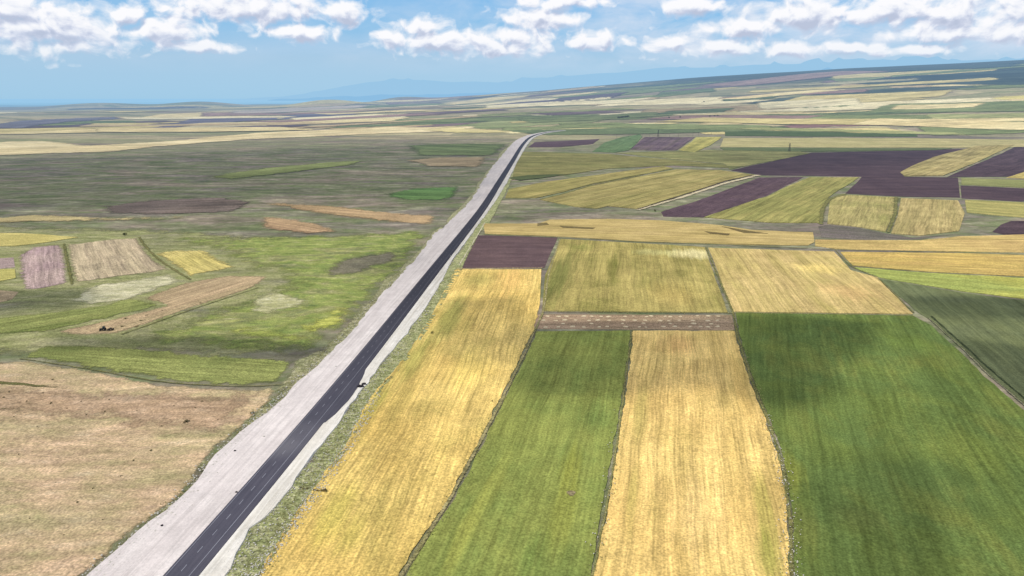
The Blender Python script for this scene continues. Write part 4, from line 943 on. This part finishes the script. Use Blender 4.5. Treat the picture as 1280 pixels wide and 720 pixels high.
boxm('chassis', m_steel, tr, [(.6, 0, .78, 3.1, .5, .3), (1.7, 0, .6, .3, 1.5, .2), (-.4, 0, .85, .5, 1.5, .35)], .03)
boxm('cab', m_glass, tr, [(-.35, 0, 1.95, 1.35, 1.3, 1.3, .9)], .05)
boxm('cab_roof', m_body, tr, [(-.35, 0, 2.68, 1.5, 1.45, .16)], .05)
for y in (-.95, .95): boxm('fender', m_body, tr, [(-.45, y * .9, 1.7, 1.2, .4, .12), (.1, y * .9, 1.45, .12, .4, .5)], .03)
cylm('exhaust_pipe', m_steel, tr, .06, 1.1, (1.0, .3, 2.05), 12, 'Z')
for y in (-.95, .95): wheel(tr, -.5, y, .85, .48); wheel(tr, 1.75, y * .85, .5, .32)
hw = bpy.data.objects.new('disc_harrow', None); col.objects.link(hw); hw.location = tr.matrix_basis @ Vector((-4.0, 0, 0)); hw.rotation_euler = tr.rotation_euler
tag(hw, 'dark trailed disc harrow behind the small tractor', 'harrow')
boxm('frame', m_steel, hw, [(0, -.9, .85, 3.2, .14, .14), (0, .9, .85, 3.2, .14, .14), (-1.2, 0, .85, .14, 2.9, .14), (1.0, 0, .85, .14, 2.9, .14), (0, 0, .86, 3.2, .13, .13)], .02)
boxm('drawbar', m_steel, hw, [(2.2, 0, .8, 1.4, .14, .14)], .02)
boxm('weight_box', m_steel, hw, [(-.1, 0, 1.2, 1.1, 1.3, .5)], .03)
for x in (-1.2, 1.0):
    for k in range(9): cylm('disc', m_steel, hw, .42, .05, (x, -1.45 + k * .36, .42), 20)
for y in (-1.2, 1.2): cylm('wheel', m_rub, hw, .38, .2, (-.1, y, .38), 20)
pn = None

# ------------------------------------------------------------------ poles
m_wood = plain_mat('pole_wood', [(92, 82, 74), (72, 64, 58)])
m_insul = plain_mat('insulator', [(170, 170, 170), (140, 140, 140)])
def pole_thing(px, py, hh, label, group=None, tall=False):
    e = bpy.data.objects.new('pylon' if tall else 'utility_pole', None); col.objects.link(e); p = at(px, py); e.location = p + Vector((0, 0, .3)); tag(e, label, 'pylon' if tall else 'utility pole', group)
    e.rotation_euler = (0, 0, R(8))
    if tall:
        V, Fc = [], []
        def bar(a, b, w):
            a = Vector(a); b = Vector(b); d = (b - a).normalized(); u = d.orthogonal().normalized() * w; v = d.cross(u).normalized() * w; n = len(V)
            for q_ in (a, b): V.extend([q_ + u, q_ + v, q_ - u, q_ - v])
            for i in range(4): Fc.append((n + i, n + (i + 1) % 4, n + 4 + (i + 1) % 4, n + 4 + i))
        W = lambda z: 2.2 * (1 - z / hh) + .35
        cs = [(-1, -1), (1, -1), (1, 1), (-1, 1)]
        for (a, b) in cs: bar((a * W(0), b * W(0), -1), (a * W(hh), b * W(hh), hh), .2)
        for k in range(7):
            z0, z1 = hh * k / 7, hh * (k + 1) / 7
            for i in range(4):
                a, b = cs[i], cs[(i + 1) % 4]
                bar((a[0] * W(z0), a[1] * W(z0), z0), (b[0] * W(z1), b[1] * W(z1), z1), .11); bar((b[0] * W(z0), b[1] * W(z0), z0), (a[0] * W(z1), a[1] * W(z1), z1), .11)
        link_mesh('lattice_mast', V, Fc, m_steel, e)
        for z, l in ((hh * .74, 3.6), (hh * .87, 2.8), (hh * .98, 2.0)):
            boxm('crossarm', m_steel, e, [(0, 0, z, l * 2, .4, .35)], .03)
            for sx in (-1, 1): cylm('insulator', m_insul, e, .14, .9, (sx * (l - .2), 0, z - .6), 10, 'Z')
    else:
        cylm('mast', m_wood, e, .28, hh, (0, 0, hh / 2), 12, 'Z', .16)
        boxm('crossarm', m_wood, e, [(0, 0, hh - .8, 3.2, .2, .25)], .02)
        for sx in (-1.4, 0, 1.4): cylm('insulator', m_insul, e, .09, .4, (sx, 0, hh - .45), 10, 'Z')
    return e
G = 'wooden utility poles in line above the striped ploughed plot'
for (px, py) in [(802.5, 172), (812, 172), (837, 171.5), (848, 171.5), (866, 170.5), (873, 170), (889, 169.5), (786, 172.5), (771, 172.8)]:
    pole_thing(px, py, 13, 'thin wooden utility pole in the far line above the striped ploughed plot', G)
pole_thing(822.5, 171.5, 24, 'tall lattice pylon behind the line of wooden poles', tall=True)
pole_thing(986.5, 189.5, 22, 'lattice pylon beside the large dark ploughed field', tall=True)

# dark copse and roadside trees far off
def far_tree(px, py, w, hh, label, group):
    e = bpy.data.objects.new('tree', None); col.objects.link(e); p = at(px, py); e.location = p; tag(e, label, 'tree', group)
    c = bpy.data.objects.new('crown', SM[random.randrange(3)]); col.objects.link(c); c.parent = e; c.location = (0, 0, hh * .2); c.scale = (w * .6, w * .6, hh * .9)
    cylm('trunk', m_wood, e, w * .06, hh * .6, (0, 0, hh * .3), 8, 'Z', w * .03)
for k in range(9): far_tree(773 + k * 1.6 + random.uniform(-.5, .5), 148.5 - k * .2, 13, 11, 'small dark tree in the far copse on the dark ridge', 'trees of the far copse on the dark ridge')
for (x, y) in [(893, 146), (897, 145.6), (887, 146.4), (850, 147.6), (836, 148), (880, 128), (905, 127)]: far_tree(x, y, 11, 9, 'tiny dark tree scattered on the distant plain', 'lone trees on the distant plain')

# ------------------------------------------------------------------ distant mountains
def mountain(name, prof, dist_, fac, c, seed):
    V, Fc = [], []; n = 0
    xs = np.linspace(prof[0][0], prof[-1][0], 260)
    rows_ = 14
    for x in xs:
        y = np.interp(x, [p[0] for p in prof], [p[1] for p in prof])
        d = pix_dir(x, y); hd = math.hypot(d.x, d.y); top = H + d.z / hd * dist_ + 130 * n2(x, 0, 40, seed) + 25 * n2(x, 0, 15, seed + 2)
        top = max(top, 5)
        for k in range(rows_):
            u = k / (rows_ - 1); r = dist_ + (u - .5) * 14000; prf = math.cos((u - .5) * math.pi)
            z = top * prf * (1 + .25 * n2(x * 1.3, u * 90, 22, seed) * (1 - abs(prf - .5) * 0) * (0 if abs(u - .5) < .04 else 1)) - 60
            V.append((d.x / hd * r, d.y / hd * r, z))
    for i in range(len(xs) - 1):
        for k in range(rows_ - 1):
            a = i * rows_ + k; Fc.append((a, a + rows_, a + rows_ + 1, a + 1))
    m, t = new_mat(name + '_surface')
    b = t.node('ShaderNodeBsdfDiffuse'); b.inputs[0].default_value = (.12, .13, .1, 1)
    e = t.node('ShaderNodeEmission'); e.inputs[0].default_value = lin(c) + (1,)  # blue distance haze painted onto the slopes as a flat glow
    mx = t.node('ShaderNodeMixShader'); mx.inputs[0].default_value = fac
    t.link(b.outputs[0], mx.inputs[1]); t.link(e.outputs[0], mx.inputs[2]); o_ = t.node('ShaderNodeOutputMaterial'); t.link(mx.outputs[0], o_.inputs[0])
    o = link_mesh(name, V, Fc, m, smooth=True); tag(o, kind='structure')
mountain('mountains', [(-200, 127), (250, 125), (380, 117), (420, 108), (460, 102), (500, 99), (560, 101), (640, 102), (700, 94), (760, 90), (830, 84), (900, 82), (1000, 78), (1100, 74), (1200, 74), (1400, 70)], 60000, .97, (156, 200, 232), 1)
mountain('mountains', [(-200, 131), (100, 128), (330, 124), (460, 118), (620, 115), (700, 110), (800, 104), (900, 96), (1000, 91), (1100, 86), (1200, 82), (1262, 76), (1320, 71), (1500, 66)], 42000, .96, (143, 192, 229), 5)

# ------------------------------------------------------------------ sun, and the clouds overhead that shade the plain
sd = Vector((math.sin(SUNAZ) * math.cos(SUNEL), math.cos(SUNAZ) * math.cos(SUNEL), math.sin(SUNEL)))
ld = bpy.data.lights.new('sun', 'SUN'); ld.energy = 3.8; ld.angle = R(.53); ld.color = (1, .955, .88)
lo = bpy.data.objects.new('sun', ld); col.objects.link(lo); lo.rotation_euler = sd.to_track_quat('Z', 'Y').to_euler(); lo.location = sd * 500

def cloud_mat(name, op):
    m, t = new_mat(name)
    at_ = t.node('ShaderNodeAttribute', attribute_name='cover')
    P = t.node('ShaderNodeNewGeometry').outputs['Position']
    n = t.noise(P, 1 / 95, 6, .62, .3)
    n2__ = t.noise(P, 1 / 340, 3, .6)
    k = t.math('ADD', at_.outputs['Fac'], t.math('ADD', t.math('MULTIPLY', t.math('SUBTRACT', n, .5), .9), t.math('MULTIPLY', t.math('SUBTRACT', n2__, .5), .5)))
    a = t.math('MULTIPLY', t.mr(k, .2, .75, smooth=True), op)
    tr_ = t.node('ShaderNodeBsdfTransparent'); df = t.node('ShaderNodeBsdfDiffuse'); df.inputs[0].default_value = (.85, .85, .87, 1)
    mx = t.node('ShaderNodeMixShader'); t.link(a, mx.inputs[0]); t.link(tr_.outputs[0], mx.inputs[1]); t.link(df.outputs[0], mx.inputs[2])
    o_ = t.node('ShaderNodeOutputMaterial'); t.link(mx.outputs[0], o_.inputs[0]); return m
def shade_cloud(poly, op=.6, soft=60, alt=850):
    W = [at(*p) for p in poly]; D = sum(w.length for w in W) / len(W)
    ks = (alt) / sd.z
    P2 = [Vector((w.x + sd.x * ks, w.y + sd.y * ks)) for w in W]
    cx = sum(p.x for p in P2) / len(P2); cy = sum(p.y for p in P2) / len(P2)
    xs = [p.x for p in P2]; ys = [p.y for p in P2]; mg = soft * 1.2
    x0, x1, y0, y1 = min(xs) - mg, max(xs) + mg, min(ys) - mg, max(ys) + mg
    nn = 60
    gx, gy = np.meshgrid(np.linspace(x0, x1, nn), np.linspace(y0, y1, nn)); gx = gx.ravel(); gy = gy.ravel()
    ins = inside([(p.x, p.y) for p in P2], gx, gy); dm = np.full(gx.shape, 1e9)
    for i in range(len(P2)):
        a, b = P2[i], P2[(i + 1) % len(P2)]; ab = np.array([b.x - a.x, b.y - a.y]); L2 = (ab ** 2).sum() + 1e-9
        u = np.clip(((gx - a.x) * ab[0] + (gy - a.y) * ab[1]) / L2, 0, 1)
        dm = np.minimum(dm, np.hypot(gx - a.x - u * ab[0], gy - a.y - u * ab[1]))
    sd_ = np.where(ins, dm, -dm); den = .5 + sd_ / (2 * soft)
    bulge = np.clip(den, 0, 1.6) * 18
    vs = [(a - cx, b - cy, c) for a, b, c in zip(gx, gy, bulge)]
    fs = [(j * nn + i, j * nn + i + 1, (j + 1) * nn + i + 1, (j + 1) * nn + i) for j in range(nn - 1) for i in range(nn - 1) if max(den[j * nn + i], den[j * nn + i + 1], den[(j + 1) * nn + i], den[(j + 1) * nn + i + 1]) > -.9]
    o = link_mesh('cloud', vs, fs, cloud_mat('cloud_vapour', op), smooth=True); o.location = (cx, cy, alt)
    at_ = o.data.attributes.new('cover', 'FLOAT', 'POINT'); at_.data.foreach_set('value', np.clip(den, -1, 2).astype(np.float32))
    tag(o, kind='structure')
SHADE = [
 ([(-300, 206), (0, 200), (150, 196), (350, 186), (520, 180), (640, 180), (628, 205), (600, 235), (560, 262), (470, 252), (300, 246), (180, 262), (60, 264), (-300, 272)], .36, 120),
 ([(-150, 366), (30, 364), (100, 362), (112, 378), (70, 392), (0, 394), (-150, 396)], .6, 22),
 ([(60, 424), (200, 426), (270, 422), (400, 436), (392, 446), (260, 443), (150, 436), (60, 436)], .6, 11),
 ([(640, 420), (668, 404), (800, 404), (930, 398), (1010, 400), (1100, 408), (1090, 440), (1040, 462), (1060, 500), (1010, 520), (950, 512), (880, 490), (786, 500), (680, 503), (640, 500), (625, 460)], .56, 16),
 ([(560, 380), (640, 372), (660, 400), (630, 440), (590, 462), (540, 440)], .45, 22),
 ([(1120, 372), (1280, 374), (1500, 380), (1500, 412), (1280, 406), (1150, 396)], .6, 16),
 ([(1180, 424), (1290, 438), (1500, 460), (1500, 520), (1290, 505), (1210, 448)], .55, 18),
 ([(430, 316), (520, 306), (515, 326), (480, 340), (425, 338)], .4, 30),
 ([(1060, 560), (1150, 590), (1220, 650), (1180, 760), (1060, 740), (1030, 640)], .3, 30),
 ([(640, 265), (760, 266), (700, 275), (620, 278)], .35, 40),
 ([(880, 191), (1020, 189), (1180, 189), (1150, 202), (1060, 210), (940, 220), (900, 214)], .35, 150),
 ([(560, 140), (860, 132), (1000, 128), (1000, 142), (800, 150), (640, 150)], .4, 600),
]
for (pl, op, sf) in SHADE: shade_cloud(pl, op, sf)

# ------------------------------------------------------------------ world: sky with cumulus
w = bpy.data.worlds.new('World'); scene.world = w; w.use_nodes = True; w.node_tree.nodes.clear(); t = NT(w.node_tree)
def azel(px, py):
    d = pix_dir(px, py); return math.degrees(math.atan2(d.x, d.y)), math.degrees(math.asin(d.z))
cg = bpy.data.node_groups.new('cloud_density', 'ShaderNodeTree')
cg.interface.new_socket('UV', in_out='INPUT', socket_type='NodeSocketVector')
cg.interface.new_socket('Density', in_out='OUTPUT', socket_type='NodeSocketFloat')
c = NT(cg); gi = c.node('NodeGroupInput'); go = c.node('NodeGroupOutput'); UV = gi.outputs[0]
wn = c.node('ShaderNodeTexNoise'); c.link(UV, wn.inputs['Vector']); wn.inputs['Scale'].default_value = .4; wn.inputs['Detail'].default_value = 2
UVw = c.vec('ADD', UV, c.vec('MULTIPLY', c.vec('SUBTRACT', wn.outputs['Color'], (.5, .5, .5)), (2.2, .9, 0)))
# centre x, y, half width, half height of each cumulus bank
BL = [(50, 32, 130, 40), (20, 16, 70, 34), (84, 60, 66, 11), (150, 20, 36, 20), (215, 38, 58, 20), (250, 58, 66, 12), (310, 8, 180, 30), (375, 42, 60, 18), (425, 14, 60, 18), (175, 40, 60, 10),
      (528, 32, 46, 18), (560, 52, 120, 25), (625, 60, 90, 16), (490, 50, 40, 16), (672, 22, 74, 22), (700, 2, 80, 14), (650, 46, 70, 16), (745, 52, 70, 16), (905, 60, 80, 14), (835, 54, 50, 14), (985, 60, 70, 12),
      (1000, 18, 90, 28), (1110, 12, 110, 26), (1215, 14, 120, 28), (1190, 42, 90, 14), (1270, 40, 70, 18), (870, 8, 70, 14), (1060, 60, 70, 10), (1150, 62, 70, 10), (930, 34, 80, 16)]
acc = None
for (px, py, rx, ry) in BL:
    u0, v0 = azel(px, py); a = rx * .052; b = ry * .054
    e = c.vec('LENGTH', c.vec('MULTIPLY', c.vec('SUBTRACT', UVw, (u0, v0, 0)), (1 / a, 1 / b, 0)))
    e = c.math('SUBTRACT', 1.0, e)
    acc = e if acc is None else c.math('MAXIMUM', acc, e)
vv = c.xyz(UV)
belt = c.math('MULTIPLY', c.mr(vv[1], 1.7, 2.8), c.mr(vv[1], 8, 5)); belt = c.math('MULTIPLY', belt, c.mr(vv[0], -22, 8, 0, 1))
acc = c.math('MAXIMUM', acc, c.math('SUBTRACT', c.math('MULTIPLY', belt, .5), .66))
fb = c.noise(c.vec('MULTIPLY', UVw, (.66, .82, 0)), 1.0, 8, .58, .1)
vo = c.node('ShaderNodeTexVoronoi', voronoi_dimensions='2D', feature='SMOOTH_F1'); c.link(c.vec('ADD', c.vec('MULTIPLY', UVw, (1.0, 1.35, 0)), c.vec('MULTIPLY', wn.outputs['Color'], (1.5, 1.5, 0))), vo.inputs['Vector']); vo.inputs['Scale'].default_value = 1.0
den = c.math('ADD', c.math('MULTIPLY', acc, 1.5), c.math('ADD', c.math('MULTIPLY', c.math('SUBTRACT', fb, .485), 2.8), c.math('MULTIPLY', c.math('SUBTRACT', .42, vo.outputs['Distance']), .9)))
c.link(den, go.inputs[0])
tc = t.node('ShaderNodeTexCoord'); D = t.vec('NORMALIZE', tc.outputs['Generated'])
X, Y, Z = t.xyz(D)
az = t.math('MULTIPLY', t.math('ARCTAN2', X, Y), 57.29578); el = t.math('MULTIPLY', t.math('ARCSINE', Z), 57.29578)
UV = t.comb(az, el)
def dens(off):
    g = t.node('ShaderNodeGroup'); g.node_tree = cg; t.link(t.vec('ADD', UV, off), g.inputs[0]); return g.outputs[0]
d0 = dens((0, 0, 0)); d1 = dens((-.18, .5, 0))
cov = t.math('MULTIPLY', t.mr(d0, .1, .9), t.mr(el, 1.5, 4.5, .65, 1))
shade = t.math('ADD', t.mr(d1, .25, 1.9, 0, .85), t.mr(t.math('SUBTRACT', d0, d1), -.7, .7, .32, -.32))
ccol = t.ramp(shade, [(0, lin((252, 252, 255))), (.22, lin((244, 246, 252))), (.45, lin((226, 231, 244))), (.7, lin((202, 210, 230))), (1, lin((188, 198, 220)))])
veil = t.noise(t.vec('MULTIPLY', UV, (.16, .42, 0)), 1.0, 6, .6, .3)
veil = t.math('MULTIPLY', t.mr(veil, .36, .62, 0, .8), t.math('MULTIPLY', t.mr(az, -14, 14, .22, 1), t.mr(el, 1.6, 3.6)))
sky = t.node('ShaderNodeTexSky', sky_type='NISHITA'); sky.sun_disc = False; sky.sun_elevation = SUNEL; sky.sun_rotation = SUNAZ; sky.altitude = 1500; sky.air_density = 1.0; sky.dust_density = .6; sky.ozone_density = 2
skc = t.mix(1.0, sky.outputs[0], (.10, .10, .10, 1), 'MULTIPLY')
band = t.ramp(t.mr(el, -1, 12), [(0, lin((146, 202, 238))), (.14, lin((156, 202, 236))), (.3, lin((166, 202, 232))), (.48, lin((138, 194, 236))), (.68, lin((104, 182, 238))), (1, lin((78, 160, 228)))])
base = t.mix(t.mr(el, 10, 20, .85, .1), skc, band)
low = t.mix(t.math('MULTIPLY', cov, t.mr(el, 12, 10)), t.mix(t.math('MULTIPLY', veil, t.mr(el, 12, 9)), base, lin((216, 227, 243)) + (1,)), ccol)
# above and beside the modelled banks: scattered cloud
oth = t.noise(t.vec('MULTIPLY', UV, (.08, .12, 0)), 1.0, 4, .6)
upc = t.mix(t.math('MULTIPLY', t.mr(oth, .44, .58), t.mr(el, 12, 16)), base, lin((226, 232, 244)) + (1,))
bgl = t.node('ShaderNodeBackground'); t.link(low, bgl.inputs[0]); bgu = t.node('ShaderNodeBackground'); t.link(upc, bgu.inputs[0])
ms = t.node('ShaderNodeMixShader'); t.link(t.math('LESS_THAN', el, 12.0), ms.inputs[0]); t.link(bgu.outputs[0], ms.inputs[1]); t.link(bgl.outputs[0], ms.inputs[2])
wo = t.node('ShaderNodeOutputWorld'); t.link(ms.outputs[0], wo.inputs[0])

scene.render.engine = 'CYCLES'
scene.cycles.transparent_max_bounces = 16
scene.cycles.max_bounces = 2; scene.cycles.diffuse_bounces = 1; scene.cycles.glossy_bounces = 1
w.cycles.sampling_method = 'NONE'
scene.view_settings.view_transform = 'Standard'; scene.view_settings.look = 'None'; scene.view_settings.exposure = 0
